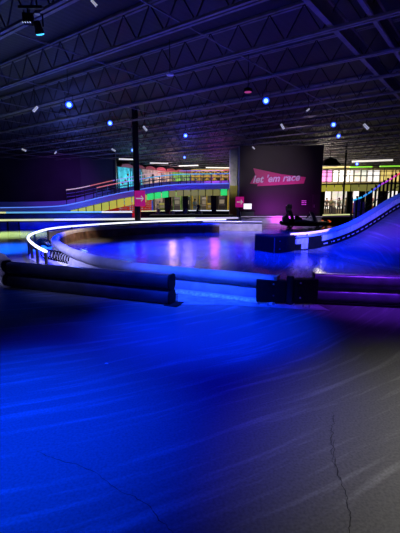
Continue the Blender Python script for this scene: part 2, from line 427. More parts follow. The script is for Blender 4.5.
while True:
    p = Vector((0, 6.2, 0)); p = p + V * (k * SP)
    c = clip(p, U)
    if c is None or k > 24: break
    t0, t1 = c
    A = p + U * t0; B = p + U * t1
    if cut_at_wall(A, B) is None: k += 1; continue
    A, B = cut_at_wall(A, B)
    o = thing('roof_joist', 'dark open-web steel roof joist, %s counted from the front' % ORD[k], 'roof joist', (A.x, A.y, BOT), 'open-web roof joists')
    for nm, zz, th in (('bottom_chord', BOT + .03, .055), ('top_chord', DECK - .035, .06)):
        m = MB()
        for s_ in (-1, 1): m.bar(A + V * (.06 * s_) + Vector((0, 0, zz)), B + V * (.06 * s_) + Vector((0, 0, zz)), .075, th)
        m.build(nm, M_joist, o)
    m = MB(); n = int((B - A).length / .44)
    for i in range(n):
        a_ = A + (B - A) * (i / n); b_ = A + (B - A) * ((i + 1) / n)
        za, zb = (BOT + .05, DECK - .05) if i % 2 == 0 else (DECK - .05, BOT + .05)
        m.bar(a_ + Vector((0, 0, za)), b_ + Vector((0, 0, zb)), .024)
    m.build('web', M_web, o)
    k += 1
NJ = k
# bridging rods across the joists
q = 0
for i in range(-9, 10):
    p = Vector((0, 14, 0)) + U * (i * 3.4 + .8); c = clip(p, V)
    if c is None: continue
    A = p + V * max(c[0], -12.2); B = p + V * c[1]
    if cut_at_wall(A, B) is None: continue
    A, B = cut_at_wall(A, B)
    if (B - A).length < 6 or q >= len(ORD): continue
    o = MB().bar(A + Vector((0, 0, BOT + .075)), B + Vector((0, 0, BOT + .075)), .03).build('bridging_rod', M_joist)
    tag(o, 'thin steel bridging rod laid across the roof joists, %s from the right' % ORD[q], 'bridging rod', 'bridging rods of the roof'); q += 1
# two wide dark girders on the right
for i, (px, py, lb) in enumerate(((335, 25, 'flat dark steel girder crossing the joists at the upper right'), (372, 10, 'second flat dark girder, at the upper right corner of the roof'))):
    p = at_z(px, py, BOT + .2); c = clip(p, V)
    A = p + V * max(-5, c[0]); B = p + V * min(14, c[1])
    o = thing('roof_girder', lb, 'girder', (A.x, A.y, BOT + .1), 'roof girders')
    m = MB(); m.bar(A.xy.to_3d() + Vector((0, 0, BOT + .1)), B.xy.to_3d() + Vector((0, 0, BOT + .1)), .12, .03); m.build('bottom_flange', M_joist, o)
    m = MB(); m.bar(A.xy.to_3d() + Vector((0, 0, BOT + .3)), B.xy.to_3d() + Vector((0, 0, BOT + .3)), .02, .38); m.build('web', M_joist, o)
    m = MB(); m.bar(A.xy.to_3d() + Vector((0, 0, DECK - .28)), B.xy.to_3d() + Vector((0, 0, DECK - .28)), .12, .03); m.build('top_flange', M_joist, o)

# ------------------------------------------------------------------ pillars
P = at_y(138, 228, 20.5)
o = thing('round_pillar', 'tall round black steel pillar carrying the magenta arrow sign', 'pillar', (P.x, P.y, 0))
MB().lathe([(.16, .02), (.16, DECK)], (P.x, P.y, 0), 20).build('shaft', M_blackm, o, True)
MB().box(P.x - .24, P.x + .24, P.y - .24, P.y + .24, 0, .03).build('base_plate', M_blackm, o)
MB().lathe([(.18, 0), (.18, .12)], (P.x, P.y, DECK - .8), 20).build('collar', M_blackm, o, True)
PILLAR = P
a = at_y(229.5, 200, 29.6).x; b = at_y(238, 200, 29.6).x
o = thing('steel_pillar', 'square pillar with brushed steel upper half beside the lettered wall', 'pillar', ((a + b) / 2, 29.9, 0))
MB().box(a, b, 29.6, 30.2, 2.6, 5.25).build('cladding', mat('satin_steel', (.5, .5, .52), .4, .35, noise=.3, nscale=2), o)
MB().box(a + .02, b - .02, 29.62, 30.18, 0, 2.6).build('lower_shaft', mat('yellow_reflection_shaft', (.55, .5, .08), .5), o)  # yellow reflected light put into the shaft's base colour

# ------------------------------------------------------------------ arrow signs
def arrow_sign(P, wd, h, label, depth=.04):
    o = thing('arrow_sign', label, 'sign', (P.x, P.y, P.z), 'magenta arrow signs')
    MB().box(P.x - wd / 2, P.x + wd / 2, P.y - depth, P.y, P.z - h / 2, P.z + h / 2).build('panel', M_pink, o)
    s = wd * .36; t = wd * .055
    pl = [(-s, -t), (s * .72, -t), (s * .22, -s * .6), (s * .40, -s * .6 - t * 1.2), (s * 1.05, 0), (s * .40, s * .6 + t * 1.2), (s * .22, s * .6), (s * .72, t), (-s, t)]
    MB().prism(pl, (P.x, P.y - depth, P.z), (1, 0, 0), (0, 0, 1), .008).build('arrow', M_signwhite, o)
    return o
p = at_y(140, 198.5, PILLAR.y - .19)
o = arrow_sign(p, .55, .80, 'magenta sign with a white right arrow on the round black pillar')
MB().box(p.x - .1, p.x + .1, p.y, p.y + .06, p.z - .05, p.z + .05).build('bracket', M_blackm, o)
p = at_y(239.7, 202.0, 27.85)
o = arrow_sign(p, .60, .74, 'magenta sign with a pale right arrow at the left edge of the lettered wall')
MB().tube([(p.x - .1, p.y + .05, 0), (p.x - .1, p.y + .05, p.z + .3)], .025).build('post', M_blackm, o)

# ------------------------------------------------------------------ painted banner with lettering
def on_wall(px, py, Y=28.0): return at_y(px, py, Y)
WY = 27.99
poly = [on_wall(x, y, WY) for x, y in ((253.4, 168.2), (281, 174.2), (305.8, 177.2), (303.6, 183.6), (257, 186.2), (258, 184.2), (250, 183.6), (255.2, 174.5))]
ban = thing('wall_banner', 'slanted pink painted banner with white lettering on the dark wall', 'banner', (poly[4].x, WY, poly[4].z))
MB().prism([(p.x, p.z) for p in poly], (0, WY, 0), (1, 0, 0), (0, 0, 1), .03).build('band', M_banner, ban)
def text_mesh(txt, size, shear, off, ext):
    c = bpy.data.curves.new('t', 'FONT'); c.body = txt; c.size = size; c.shear = shear; c.offset = off; c.extrude = ext; c.space_character = 1.02
    t = bpy.data.objects.new('t', c); COL.objects.link(t)
    dg = bpy.context.evaluated_depsgraph_get(); me = bpy.data.meshes.new_from_object(t.evaluated_get(dg))
    bpy.data.objects.remove(t); bpy.data.curves.remove(c)
    return me
t0 = on_wall(252.6, 182.8, WY); t1 = on_wall(299.8, 180.4, WY)
rot = math.atan2(t1.z - t0.z, t1.x - t0.x)
for nm, off, ext, yy, mm in (('lettering_outline', .036, .006, -.036, M_letteredge), ('lettering', .024, .01, -.045, M_letter)):
    me = text_mesh("let 'em race", .78, .3, off, ext)
    xs = [v.co.x for v in me.vertices]; sc = ((t1 - t0).length) / (max(xs) - min(xs) if nm == 'lettering' else (max(xs) - min(xs) - .07))
    o = bpy.data.objects.new(nm, me); COL.objects.link(o); me.materials.clear(); me.materials.append(mm)
    o.parent = ban
    o.matrix_local = Matrix.Translation(Vector((t0.x, WY + yy, t0.z)) - Vector(ban['_o'])) @ Matrix.Rotation(-rot, 4, 'Y') @ Matrix.Rotation(PI / 2, 4, 'X') @ Matrix.Diagonal((sc, sc, 1, 1))
# small notice
a = on_wall(301, 199.5, WY); b = on_wall(306.6, 206, WY)
o = thing('notice_board', 'small black notice with white print beside the dark door', 'notice', ((a.x + b.x) / 2, WY, b.z))
MB().box(a.x, b.x, WY - .03, WY + .01, b.z, a.z).build('panel', M_black, o)
m = MB()
wd = b.x - a.x; hh = a.z - b.z
for i, (u0, u1) in enumerate(((.1, .9), (.1, .55), (.62, .9), (.1, .9))):
    zz = [.72, .46, .46, .16][i]
    m.box(a.x + wd * u0, a.x + wd * u1, WY - .04, WY - .03, b.z + hh * zz, b.z + hh * (zz + .16))
m.build('print', M_letter, o)

# ------------------------------------------------------------------ barrier profiles
def roll_profile(h=.46, r=.1, neck=.055, grow=0):
    pr = []
    for c in (r + .01, h - r):
        for an in range(-90, 91, 22): pr.append((.052 + grow + .05 * math.cos(R(an)), c + (r + grow) * math.sin(R(an))))
    left = [(-x, z) for x, z in reversed(pr)]
    return pr + left
PR = roll_profile()

def end_fittings(o, p, t, foot=True):
    side = Vector((-t.y, t.x, 0))
    m = MB(); m.sweep(roll_profile(grow=.012), [p, p + t * .03]); m.build('end_cap', M_black, o)
    if foot:
        m = MB(); c = p + t * .05; m.cbox((c.x, c.y, .008), .22, .26, .016, math.atan2(t.y, t.x)); m.build('foot_plate', M_black, o)

# front left barrier, two plump rails
A = at_z(12, 286.5, 0); B = at_z(171, 304.0, 0); t = (B - A).normalized()
o = thing('track_barrier', 'dark two-roll plastic track barrier in front of the pale curved barrier', 'barrier', (A.x, A.y, 0), 'two-roll barriers along the front')
MB().sweep(PR, [A, B]).build('rail_skin', M_navy, o, True)
end_fittings(o, B, t)
MB().sweep([(.07, .02), (.07, .44), (-.07, .44), (-.07, .02)], [A - t * .03, A]).build('end_cap', M_black, o)
# the piece left of it, turning away
A2 = A - t * .10 + Vector((0, .04, 0))
path = smooth_path([A2, Vector((-3.85, 7.45, 0)), Vector((-4.25, 8.1, 0)), Vector((-5.6, 8.9, 0))], it=2)
o = thing('track_barrier', 'short black barrier piece curving away beyond the dark barrier', 'barrier', tuple(A2), 'two-roll barriers along the front')
MB().sweep([(x * 1.05, z * 1.04) for x, z in PR], path).build('rail_skin', mat('scuffed_black_plastic', (.05, .045, .06), .33, noise=.5, nscale=6), o, True)
pp = A2 + Vector((-.30, -.05, 0))
m = MB(); m.cbox((pp.x - .1, pp.y, .12), .34, .05, .06, -.3); m.build('yellow_glint', mat('yellow_glint_colour', (.42, .36, .04), .5, noise=.5, nscale=14), o)  # small yellow bar shaped in place of a glint of light
# front right barrier
A = at_z(314, 303.0, 0) + Vector((0, .06, 0)); B = at_z(400, 307.0, 0) + Vector((0, .06, 0)); t = (B - A).normalized()
Bx = A + t * 5.0
o = thing('track_barrier', 'violet two-roll plastic barrier right of the black hinge plates', 'barrier', (A.x, A.y, 0), 'two-roll barriers along the front')
MB().sweep(PR, [A, Bx]).build('rail_skin', M_grape, o, True)
MB().sweep(roll_profile(grow=.012), [A - t * .02, A]).build('end_cap', M_black, o)
MB().sweep([(.13, 0), (.13, .03), (-.13, .03), (-.13, 0)], [A + t * .02, Bx]).build('base_strip', M_black, o)
JA = A; Jt = t

# pale curved infield barrier
rim = [(277, 275), (250, 272.6), (200, 268.3), (150, 264.2), (125, 261), (108, 258), (92, 254.4), (80, 251), (70, 247.2), (61.5, 243), (56.5, 239.6), (55.6, 236.8),
       (60, 233.4), (70, 230.2), (85, 227.9), (110, 226.2), (130, 225.2), (165, 224.2), (200, 223.6), (219, 223.4)]
HB = .43
path = smooth_path([at_z(x, y, HB).xy.to_3d() for x, y in rim], it=2)
o = thing('infield_barrier', 'long pale barrier bending round the blue infield loop', 'barrier', tuple(path[0]))
# heading runs right to left, then back: the outer side is on the left of the heading... its inner side on the right
OUT = 1
prof = [(0, .0), (.17, .0), (.17, .05), (.13, .06), (.125, .20), (.10, .225), (.115, .25), (.15, .29), (.15, .36), (.115, .41), (.06, .43), (0, .43), (-.045, .41), (-.06, .36), (-.06, .30), (-.02, .29)]
MB().sweep(prof, path).build('rail_skin', M_pale, o, True)
MB().sweep([(-.03, .0), (-.03, .30), (-.075, .30), (-.075, .0)], path).build('inner_board', M_board, o)
MB().sweep([(.165, .0), (.235, .0), (.235, .012), (.165, .05)], path).build('base_strip', M_strip, o)
t = (path[1] - path[0]).normalized(); side = Vector((-t.y, t.x, 0))
MB().sweep([(.16, .27), (.16, .425), (-.065, .425), (-.065, .27)], [path[0] - t * .035, path[0]]).build('end_cap', mat('tan_edge', (.5, .36, .22), .6), o)
INF = path

# outer barrier with bare lit top tube, posts and coiled hose
tube = [(46, 251.5), (40, 248.6), (34, 244.8), (29.3, 240.8), (27.6, 237.6), (30.5, 234.4), (40, 231.0), (50, 228.6), (65, 226.8), (80, 225.6), (100, 224.1), (130, 222.4), (165, 221.0), (200, 220.0), (226, 219.5)]
tp = smooth_path([at_z(x, y, .45).xy.to_3d() for x, y in tube], it=2)
o = thing('lit_rail_barrier', 'barrier with glowing white top tube outside the pale curved barrier', 'barrier', tuple(tp[0]))
MB().tube([p + Vector((0, 0, .45)) for p in tp], .037, 10).build('light_tube', M_led, o, True)
L = plen(tp); dd = .03; n = 0
while dd < L:
    p, t = along(tp, dd)
    MB().bar(p, p + Vector((0, 0, .43)), .07, .05).build('post', M_blackm, o); n += 1
    dd += 1.05 if dd < 5 else 1.7
m = MB()
side = lambda t: Vector((-t.y, t.x, 0))
i0 = .02
pts = []
for i in range(int((L - 7.2) / .05)):
    p, t = along(tp, 7.0 + i * .05); pts.append(p + Vector((0, 0, .20)))
MB().sweep([(.03, -.18), (.03, .14), (-.03, .14), (-.03, -.18)], pts).build('skirt', mat('blue_skirt_board', (.16, .17, .3), .5), o)
# coils between both barriers
def coil(path, r, turns_per_m, label):
    L_ = plen(path); N_ = int(L_ * turns_per_m * 10); pts_ = []
    for i in range(N_):
        p, t = along(path, L_ * i / N_); s_ = Vector((-t.y, t.x, 0)); a_ = i / 10 * 2 * PI
        pts_.append(p + s_ * (r * math.cos(a_)) + Vector((0, 0, r + .016 + r * math.sin(a_))))
    c = MB().tube(pts_, .017, 5).build('spring_coil', M_black)
    return tag(c, label, 'spring', 'black coils between the barriers')
c1 = smooth_path([at_z(x, y, 0) for x, y in ((44, 258.5), (53, 260.2), (62, 262.4), (74, 266.5))], it=2)
coil(c1, .125, 6, 'black spring coil lying along the foot of the pale curved barrier')
c2 = smooth_path([at_z(x, y, 0) for x, y in ((36.5, 251), (38, 246.8), (43, 244.5), (49.5, 247.5))], it=2)
coil(c2, .10, 6, 'small black spring coil lying inside the bend of the glowing tube')
# lilac mat that lies between the two barriers
mp = [at_z(x, y, .006) for x, y in ((29, 258), (31, 248), (33, 244), (38, 240), (46, 238), (50, 243), (52, 248), (60, 256), (74, 264), (90, 271.5), (60, 268), (40, 263.5))]
o = MB().prism([(p.x, p.y) for p in mp], (0, 0, .002), (1, 0, 0), (0, 1, 0), .006).build('floor_mat', mat('lilac_mat', (.36, .33, .42), .7, noise=.25, nscale=3))
tag(o, 'lilac floor mat between the glowing tube and the pale barrier', 'floor mat')

# hinge plates joining pale and violet barrier
P0 = at_z(256, 302.6, 0); P1 = at_z(285, 303.4, 0); P2 = at_z(292.5, 304, 0); P3 = at_z(315.5, 303.6, 0)
o = thing('barrier_hinge', 'black bolted hinge plates joining the pale and violet barriers', 'hinge', tuple(P1))
def plate(a, b, z0, z1, th, nm='plate'):
    t = (b - a).normalized(); rz = math.atan2(t.y, t.x); c = (a + b) / 2
    return MB().cbox((c.x, c.y, (z0 + z1) / 2), (b - a).length, th, z1 - z0, rz).build(nm, M_black, o, bevel=.01)
plate(P0, P1, .03, .37, .16); plate(P2, P3, .03, .40, .17)
c = at_z(289.3, 304.2, 0)
MB().lathe([(.05, .0), (.062, .02), (.062, .43), (.05, .45)], (c.x, c.y, 0), 18).build('hinge_post', M_blackm, o, True)
for x, y in ((272, 284), (272, 297)):
    pass
for (a_, b_, u_, z_) in ((P0, P1, .55, .32), (P0, P1, .55, .14), (P2, P3, .25, .35), (P2, P3, .25, .12)):
    q_ = a_.lerp(b_, u_); MB().lathe([(.014, 0), (.014, .012), (.008, .016)], (q_.x, q_.y - .085, z_), 8, (0, -1, 0)).build('bolt', M_steel, o)
for (px, py) in ((259, 305), (268, 306), (274, 305.5), (294, 306.5), (303, 307.5), (309, 308)):
    q_ = at_z(px, py, 0); MB().lathe([(.03, 0), (.03, .006), (.009, .007), (.009, .05)], (q_.x, q_.y, 0), 8).build('anchor_bolt', M_steel, o)
a = at_z(225, 304.5, 0); b = at_z(262, 305.8, 0)

q4 = [at_z(x, y, 0) for x, y in ((178, 304.6), (230, 305.2), (268, 307.5), (330, 311), (318, 305), (255, 303.5), (243, 299.6), (178, 291.2))]
struct(MB().prism([(p.x, p.y) for p in q4], (0, 0, .001), (1, 0, 0), (0, 1, 0), .004).build('trim_4', mat('pale_floor_strip', (.30, .31, .33), .5, noise=.4, nscale=6)))
# ------------------------------------------------------------------ right ramp and its wall
bp = [at_z(296, 250.6, 0), at_z(312, 249.2, 0)]
for x, y, Y in ((330, 245.6, 11.9), (345, 240.6, 12.3), (360, 233.6, 12.7), (380, 221.0, 13.3), (400, 207.4, 14.0)): bp.append(at_y(x, y, Y))
bp += [Vector((9.2, 14.9, 2.02)), Vector((11.4, 16.2, 2.55)), Vector((14, 18.5, 2.75))]
rp_ = smooth_path(bp, it=2)
o = thing('track_ramp', 'dark track ramp climbing to the right behind the violet barrier', 'ramp', tuple(bp[0]))
vs = []; fs = []; n = len(rp_); W = 9
for i, p in enumerate(rp_):
    t = rp_[min(i + 1, n - 1)] - rp_[max(i - 1, 0)]; t.z = 0; t.normalize()
    nrm = Vector((.34, -1, 0)).normalized()
    for j in range(W):
        q_ = p + nrm * (5.2 * j / (W - 1)); vs.append(Vector((q_.x, q_.y, max(p.z, 0) + .006)))
    vs += [Vector((vs[-1].x, vs[-1].y, -.04)), Vector((p.x, p.y, -.04))]
st = W + 2
for i in range(n - 1):
    for j in range(st):
        j2 = (j + 1) % st
        fs.append((i * st + j, (i + 1) * st + j, (i + 1) * st + j2, i * st + j2))
fs.append(tuple((n - 1) * st + j for j in range(st)))
MB().add(vs, fs).build('ramp_surface', M_ramp, o)
# ramp wall: pale blocks above a black kick board with a dashed line
hw = .47
o = thing('ramp_barrier', 'low ramp wall of pale blocks over black board with dashed line', 'barrier', tuple(bp[0]))
MB().sweep([(.0, -.0), (.0, .20), (.10, .20), (.10, 0)], rp_).build('kick_board', M_black, o)
MB().sweep([(.015, .40), (.015, .415), (.24, .46), (.24, .42)], rp_).build('top_rail', mat('azure_rail', (.25, .4, .62), .35), o)
L = plen(rp_); dd = .95; nb = 0
while dd < L - .3 and nb < 95:
    a_, t = along(rp_, dd); b_, t2 = along(rp_, dd + .155)
    MB().sweep([(.015, .20), (.03, .40), (.12, .40), (.12, .20)], [a_, b_]).build('block', M_block, o); nb += 1
    dd += .175
dd = .3; m = MB(); nd = 0
while dd < L - .3 and nd < 100:
    a_, t = along(rp_, dd); b_, t2 = along(rp_, dd + .13)
    m.sweep([(-.004, .085), (-.004, .115), (.02, .115), (.02, .085)], [a_, b_]); dd += .24; nd += 1
m.build('dashed_line', M_white, o)
MB().sweep([(.012, .03), (.012, .37), (.13, .37), (.13, .03)], [along(rp_, .02)[0], along(rp_, .55)[0]]).build('end_panel', M_block, o)
MB().sweep([(-.006, .0), (-.006, .39), (.13, .39), (.13, .0)], [along(rp_, .5)[0], along(rp_, .93)[0]]).build('joint_plate', M_black, o)
# lit rail above the wall's near end
lt = [at_z(293.5, 237.4, .46), at_z(310, 236.2, .46), at_z(326, 233.8, .47), at_z(340, 230.4, .5)]
lt = [p + Vector((.02, .42, .05)) for p in lt]
lo = thing('lit_rail', 'glowing pink tube rail behind the near end of the ramp wall', 'rail', (lt[0].x, lt[0].y, 0))
MB().tube(smooth_path(lt, it=2), .04, 8).build('light_tube', M_ledpink, lo, True)
for p in (lt[0].lerp(lt[1], .3), lt[1], lt[2], lt[3]): MB().tube([(p.x, p.y, 0), (p.x, p.y, p.z - .02)], .025).build('post', M_blackm, lo)
# black end block
e = [at_z(254.5, 250.2, 0), at_z(274, 253.4, 0), at_z(286, 252.6, 0), at_z(294, 250.8, 0)]
o = thing('end_block', 'black bolted end block where the ramp wall begins', 'barrier end', tuple(e[1]))
foot = [(p.x, p.y) for p in e] + [(e[3].x + .1, e[3].y + .22), (e[0].x + .15, e[0].y + .35)]
MB().prism(foot, (0, 0, 0), (1, 0, 0), (0, 1, 0), .48).build('shell', M_black, o, bevel=.02)
MB().prism([(x, y + .06) for x, y in foot], (0, 0, .48), (1, 0, 0), (0, 1, 0), .02).build('top_plate', M_blackm, o)
MB().bar(e[1] + Vector((0, -.012, .02)), e[1] + Vector((0, -.012, .46)), .03, .02).build('corner_strip', M_steel, o)
for u_, z_ in ((.45, .36), (.45, .12)):
    q_ = e[1].lerp(e[2], u_); MB().lathe([(.02, 0), (.02, .012)], (q_.x, q_.y - .004, z_), 8, (.1, -1, 0)).build('bolt', M_steel, o)

# railing beside the ramp
o = thing('ramp_railing', 'tall dark railing with a colour-changing handrail rising behind the ramp wall', 'railing', (6.5, 16.5, 0))
tops = [(352, 200.5, 15.8), (362, 197.2, 16.1), (372, 191.0, 16.4), (380, 185.0, 16.7), (388, 180.6, 17.0), (396, 175.6, 17.3), (406, 169.8, 17.6), (418, 163, 18)]
TP = [at_y(*q_) for q_ in tops]
cols = [(.03, .5, 1), (.05, .35, 1), (.1, .1, 1), (.5, .05, .8), (.9, .05, .6), (1, .05, .12), (1, .1, .05)]
for i, (a_, b_) in enumerate(zip(TP, TP[1:])):
    MB().tube([a_, b_], .035).build('handrail', lit('handrail_light_%d' % i, cols[i], .9), o)
    MB().tube([a_ - Vector((0, 0, .55)), b_ - Vector((0, 0, .55))], .022).build('mid_rail', M_blackm, o)
    for u_ in (0, .5):
        p = a_.lerp(b_, u_); MB().bar((p.x, p.y, 0), (p.x, p.y, p.z + .12), .075, .06).build('post', M_black, o)
# violet boxes at the railing foot
for i, (x, y0_, y1_, c_) in enumerate(((357, 199, 214, (.10, .02, .5)), (362, 202, 214, (.2, .02, .4)))):
    p = at_y(x, 214, 16.6 + .25 * i); q_ = at_y(x, y0_, 16.6 + .25 * i)
    m = MB().box(p.x - .10, p.x + .10, p.y, p.y + .2, 0, q_.z).build('bollard', mat('violet_bollard_%d' % i, c_, .5))
    tag(m, ('short violet bollard under the low end of the coloured handrail', 'dull purple bollard just right of the violet one')[i], 'bollard')

# ------------------------------------------------------------------ overpass with lit side panels
front = [(-60, 214, 31.6), (0, 213.8, 32.4), (40, 213.0, 33.0), (60, 212.0, 33.3), (75, 209.4, 33.6), (100, 203.2, 34.2), (120, 198.7, 34.8), (145, 194.0, 35.4), (165, 191.0, 35.8),
         (180, 189.7, 36.1), (200, 189.3, 36.2), (215, 189.3, 36.3), (240, 188.6, 36.2), (280, 186.5, 36.0), (320, 185, 35.2), (360, 184.4, 34.4), (400, 184, 34.0), (440, 183, 33.6)]
fp = []
for x, y, Y in front: fp.append(at_y(x, y, Y))
fp = smooth_path(fp, it=2)
ob = thing('track_overpass', 'raised track overpass with glowing yellow-green side panels and railings', 'overpass', (fp[0].x, fp[0].y, 0))
MB().sweep([(0, -.12), (0, 0), (4.2, 0), (4.2, -.12)], fp).build('deck', M_black, ob)
YG = lit('panel_yellow_green', (.42, .46, .05), .8); GR = lit('panel_green', (.03, .72, .14), .9); OL = lit('panel_olive', (.22, .21, .05), .75); YL = lit('panel_yellow', (.40, .36, .04), .85)
BLP = lit('panel_blue_tint', (.16, .3, .4), .7)
def to_px(p):
    d_ = Vector(p) - Vector((0, 0, CAM_Z)); c, s_ = math.cos(PITCH), math.sin(PITCH)
    zc = d_.y * c - d_.z * s_; return 200 + F * d_.x / zc
L = plen(fp); dd = 0; npn = 0
while dd < L - .7:
    a_, t = along(fp, dd); b_, t2 = along(fp, dd + .60)
    x = to_px(a_.lerp(b_, .5))
    if (a_.z > .66 or b_.z > .66) and not (238 < x < 320):
        mm = YG if x < 145 else GR if x < 168 else OL if x < 219 else GR if x < 228 else OL if x < 240 else YL if x < 348 else OL
        hm = .74 if x < 150 else .58
        ha = min(hm, a_.z - .1); hb = min(hm, b_.z - .1)
        m = MB(); s1 = side(t); 
        vs = [a_ - s1 * .03, b_ - s1 * .03]
        P8 = []
        for q_, h_ in ((a_, ha), (b_, hb)):
            for off in (-.05, 0):
                for zz in (-h_, -.02): P8.append(q_ + s1 * off + Vector((0, 0, zz)))
        m.add(P8, [(0, 1, 3, 2), (4, 6, 7, 5), (0, 4, 5, 1), (2, 3, 7, 6), (0, 2, 6, 4), (1, 5, 7, 3)])
        m.build('side_panel', mm, ob); npn += 1
    dd += .68
# barrier band on both sides of the deck, then posts and rails
BB = lit('deck_barrier_blue', (.015, .02, .42), .55)
BB2 = mat('deck_barrier_paint', (.34, .38, .72), .4)
fpl = [p for p in fp if p.x < 4.2]; fpr = [p for p in fp if p.x > 3.6]
MB().sweep([(.02, .0), (.02, .46), (.16, .46), (.16, .0)], fpl).build('near_kerb', BB2, ob)
MB().sweep([(4.0, .0), (4.0, .95), (4.15, .95), (4.15, .0)], fpl).build('far_kerb', BB2, ob)
MB().sweep([(.02, .0), (.02, .12), (.16, .12), (.16, .0)], fpr).build('near_kerb', M_blackm, ob)
MB().sweep([(4.0, .0), (4.0, .12), (4.15, .12), (4.15, .0)], fpr).build('far_kerb', M_blackm, ob)
MB().tube([p + side(Vector((1, .1, 0))) * .09 + Vector((0, 0, .48)) for p in fpl], .05, 8).build('kerb_rail', M_ledblue, ob)
fp2 = [p for p in fp if p.x > at_y(58, 200, 30).x]
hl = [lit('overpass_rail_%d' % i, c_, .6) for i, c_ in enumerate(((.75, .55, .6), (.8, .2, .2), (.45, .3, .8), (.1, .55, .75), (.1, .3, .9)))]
npost = 0
fpn = [p + Vector((0, .22, 0)) for p in fp if p.x > at_y(78, 200, 30.5).x]
for nm, lift, path_, rad in (('top_rail', 1.40, fpn, .05), ('mid_rail', 1.08, fpn, .025), ('mid_rail', .78, fpn, .025)):
    Lp = plen(path_); ns = 14
    for i in range(ns):
        pts = [along(path_, Lp * (i + j / 4) / ns)[0] + Vector((0, 0, lift)) for j in range(5)]
        x = to_px(pts[2])
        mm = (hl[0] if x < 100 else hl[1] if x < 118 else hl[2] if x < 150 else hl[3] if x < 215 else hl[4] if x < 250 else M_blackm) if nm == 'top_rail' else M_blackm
        MB().tube(pts, rad, 6).build(nm, mm, ob)
Lp = plen(fpn); i = 0
while i * .95 < Lp and i < 48:
    p, t = along(fpn, i * .95); MB().bar(p, p + Vector((0, 0, 1.42)), .06).build('post', M_blackm, ob); i += 1
far_ = [p + side(Vector((1, .12, 0))) * 3.9 for p in fp if at_y(40, 200, 30).x < p.x < at_y(260, 200, 36).x]
Lp = plen(far_)
for nm, lift, rad in (('top_rail', 1.95, .05), ('mid_rail', 1.6, .03), ('mid_rail', 1.28, .03)):
    for i in range(8):
        pts = [along(far_, Lp * (i + j / 3) / 8)[0] + Vector((0, 0, lift)) for j in range(4)]
        MB().tube(pts, rad, 6).build(nm, (hl[i % 3] if nm == 'top_rail' else BB2), ob)
for i in range(22):
    p, t = along(far_, Lp * i / 21); MB().bar(p, p + Vector((0, 0, 2.0)), .06).build('post', M_blackm, ob)
# legs of the overpass
for px in (165, 184, 215, 236, 326, 364, 384):
    tgt = at_y(px, 195, 34.6).x
    p = min(fp, key=lambda q_: abs(q_.x - tgt))
    for off in (.5, 3.4):
        MB().box(tgt - .22, tgt + .22, p.y + off, p.y + off + .35, 0, p.z - .12).build('leg', M_black, ob)
# red ribbed panel beneath the ramp part
a = at_y(95, 214, 36.2); b = at_y(153, 214, 36.9)
o = thing('red_screen', 'red-lit ribbed screen beneath the overpass ramp', 'screen', (a.x, a.y, 0))
m = MB(); n = 9
ramp_z = lambda x: min((abs(p.x - x), p.z) for p in fp)[1]
for i in range(n):
    z0 = i * .19
    xs = [a.x + (b.x - a.x) * j / 24 for j in range(25)]
    ok = [x for x in xs if ramp_z(x) - .42 > z0 + .1]
    if len(ok) > 1: m.bar((ok[0], a.y + (b.y - a.y) * .5, z0 + .09), (ok[-1], a.y + (b.y - a.y) * .5, z0 + .09), .06, .13)
m.build('slats', M_red, o)
m = MB(); xs = [a.x + (b.x - a.x) * j / 12 for j in range(13)]
MB().box(a.x, b.x, b.y + .02, b.y + .06, 0, .2).build('base_board', M_red, o)
MB().bar((b.x, b.y - .35, 0), (b.x, b.y - .35, ramp_z(b.x) - .7), .12).build('post', lit('blue_post_light', (.02, .1, .6), .5), o)
MB().bar((a.x, b.y - .35, 0), (a.x, b.y - .35, .3), .12).build('post', M_black, o)

# ------------------------------------------------------------------ far low barriers with lit edges
def low_barrier(pts, label, led, skin, hb=.45, lr=.03, name='track_barrier'):
    P_ = smooth_path([at_z(x, y, hb).xy.to_3d() for x, y in pts], it=2)
    o = thing(name, label, 'barrier', tuple(P_[0]), 'low far barriers with lit edges')
    MB().sweep([(.06, 0), (.06, hb - .05), (-.06, hb - .05), (-.06, 0)], P_).build('skin', skin, o)
    MB().sweep([(.09, hb - .07), (.09, hb - .02), (-.09, hb - .02), (-.09, hb - .07)], P_).build('cap_rail', M_blackm, o)
    k_ = len(led)
    Lq = plen(P_)
    for i, mm in enumerate(led):
        seg = [along(P_, Lq * (i + j / 6) / k_)[0] + Vector((0, 0, hb - .02 + lr * .8)) for j in range(7)]
        MB().tube(seg, lr, 6).build('light_strip', mm, o)
    return o
SB = mat('blue_barrier_skin', (.10, .14, .42), .35, noise=.3, nscale=2)
SG = mat('grey_barrier_skin', (.3, .3, .32), .4, noise=.3, nscale=2)
LW = lit('edge_light_white', (.85, .88, .9), .95); LY = lit('edge_light_yellow', (.75, .8, .35), .9); LB = lit('edge_light_cyan', (.15, .5, .9), .8); LV = lit('edge_light_lilac', (.65, .6, .95), .8)
low_barrier([(-50, 221.2), (0, 220.8), (80, 220.0), (150, 219.4), (238, 218.4)], 'low barrier with glowing edge just behind the glowing curved tube', [LY, LY, LW, LW, LW, LV], SB, .45, .06)
low_barrier([(-60, 213.4), (0, 213.2), (60, 212.8), (132, 212.4)], 'low barrier with cyan edge in front of the overpass ramp', [LY, LY, LB, LB, LB, LW], SB, .5, .075)
low_barrier([(141, 211.4), (185, 210.6), (236, 210.8)], 'dark low barrier with pale edge under the middle of the overpass', [LY, LW, LW], M_black, .5, .045)
low_barrier([(150, 214.8), (190, 214.4), (233, 214.8)], 'black low barrier between the dark karts and the round pillar', [lit('edge_dim', (.12, .12, .1), .4)], M_black, .5, .02)
low_barrier([(323, 215.5), (360, 214.5), (410, 213)], 'low barrier with yellow edge beneath the right of the overpass', [LY, LY, LY], M_black, .45, .05)
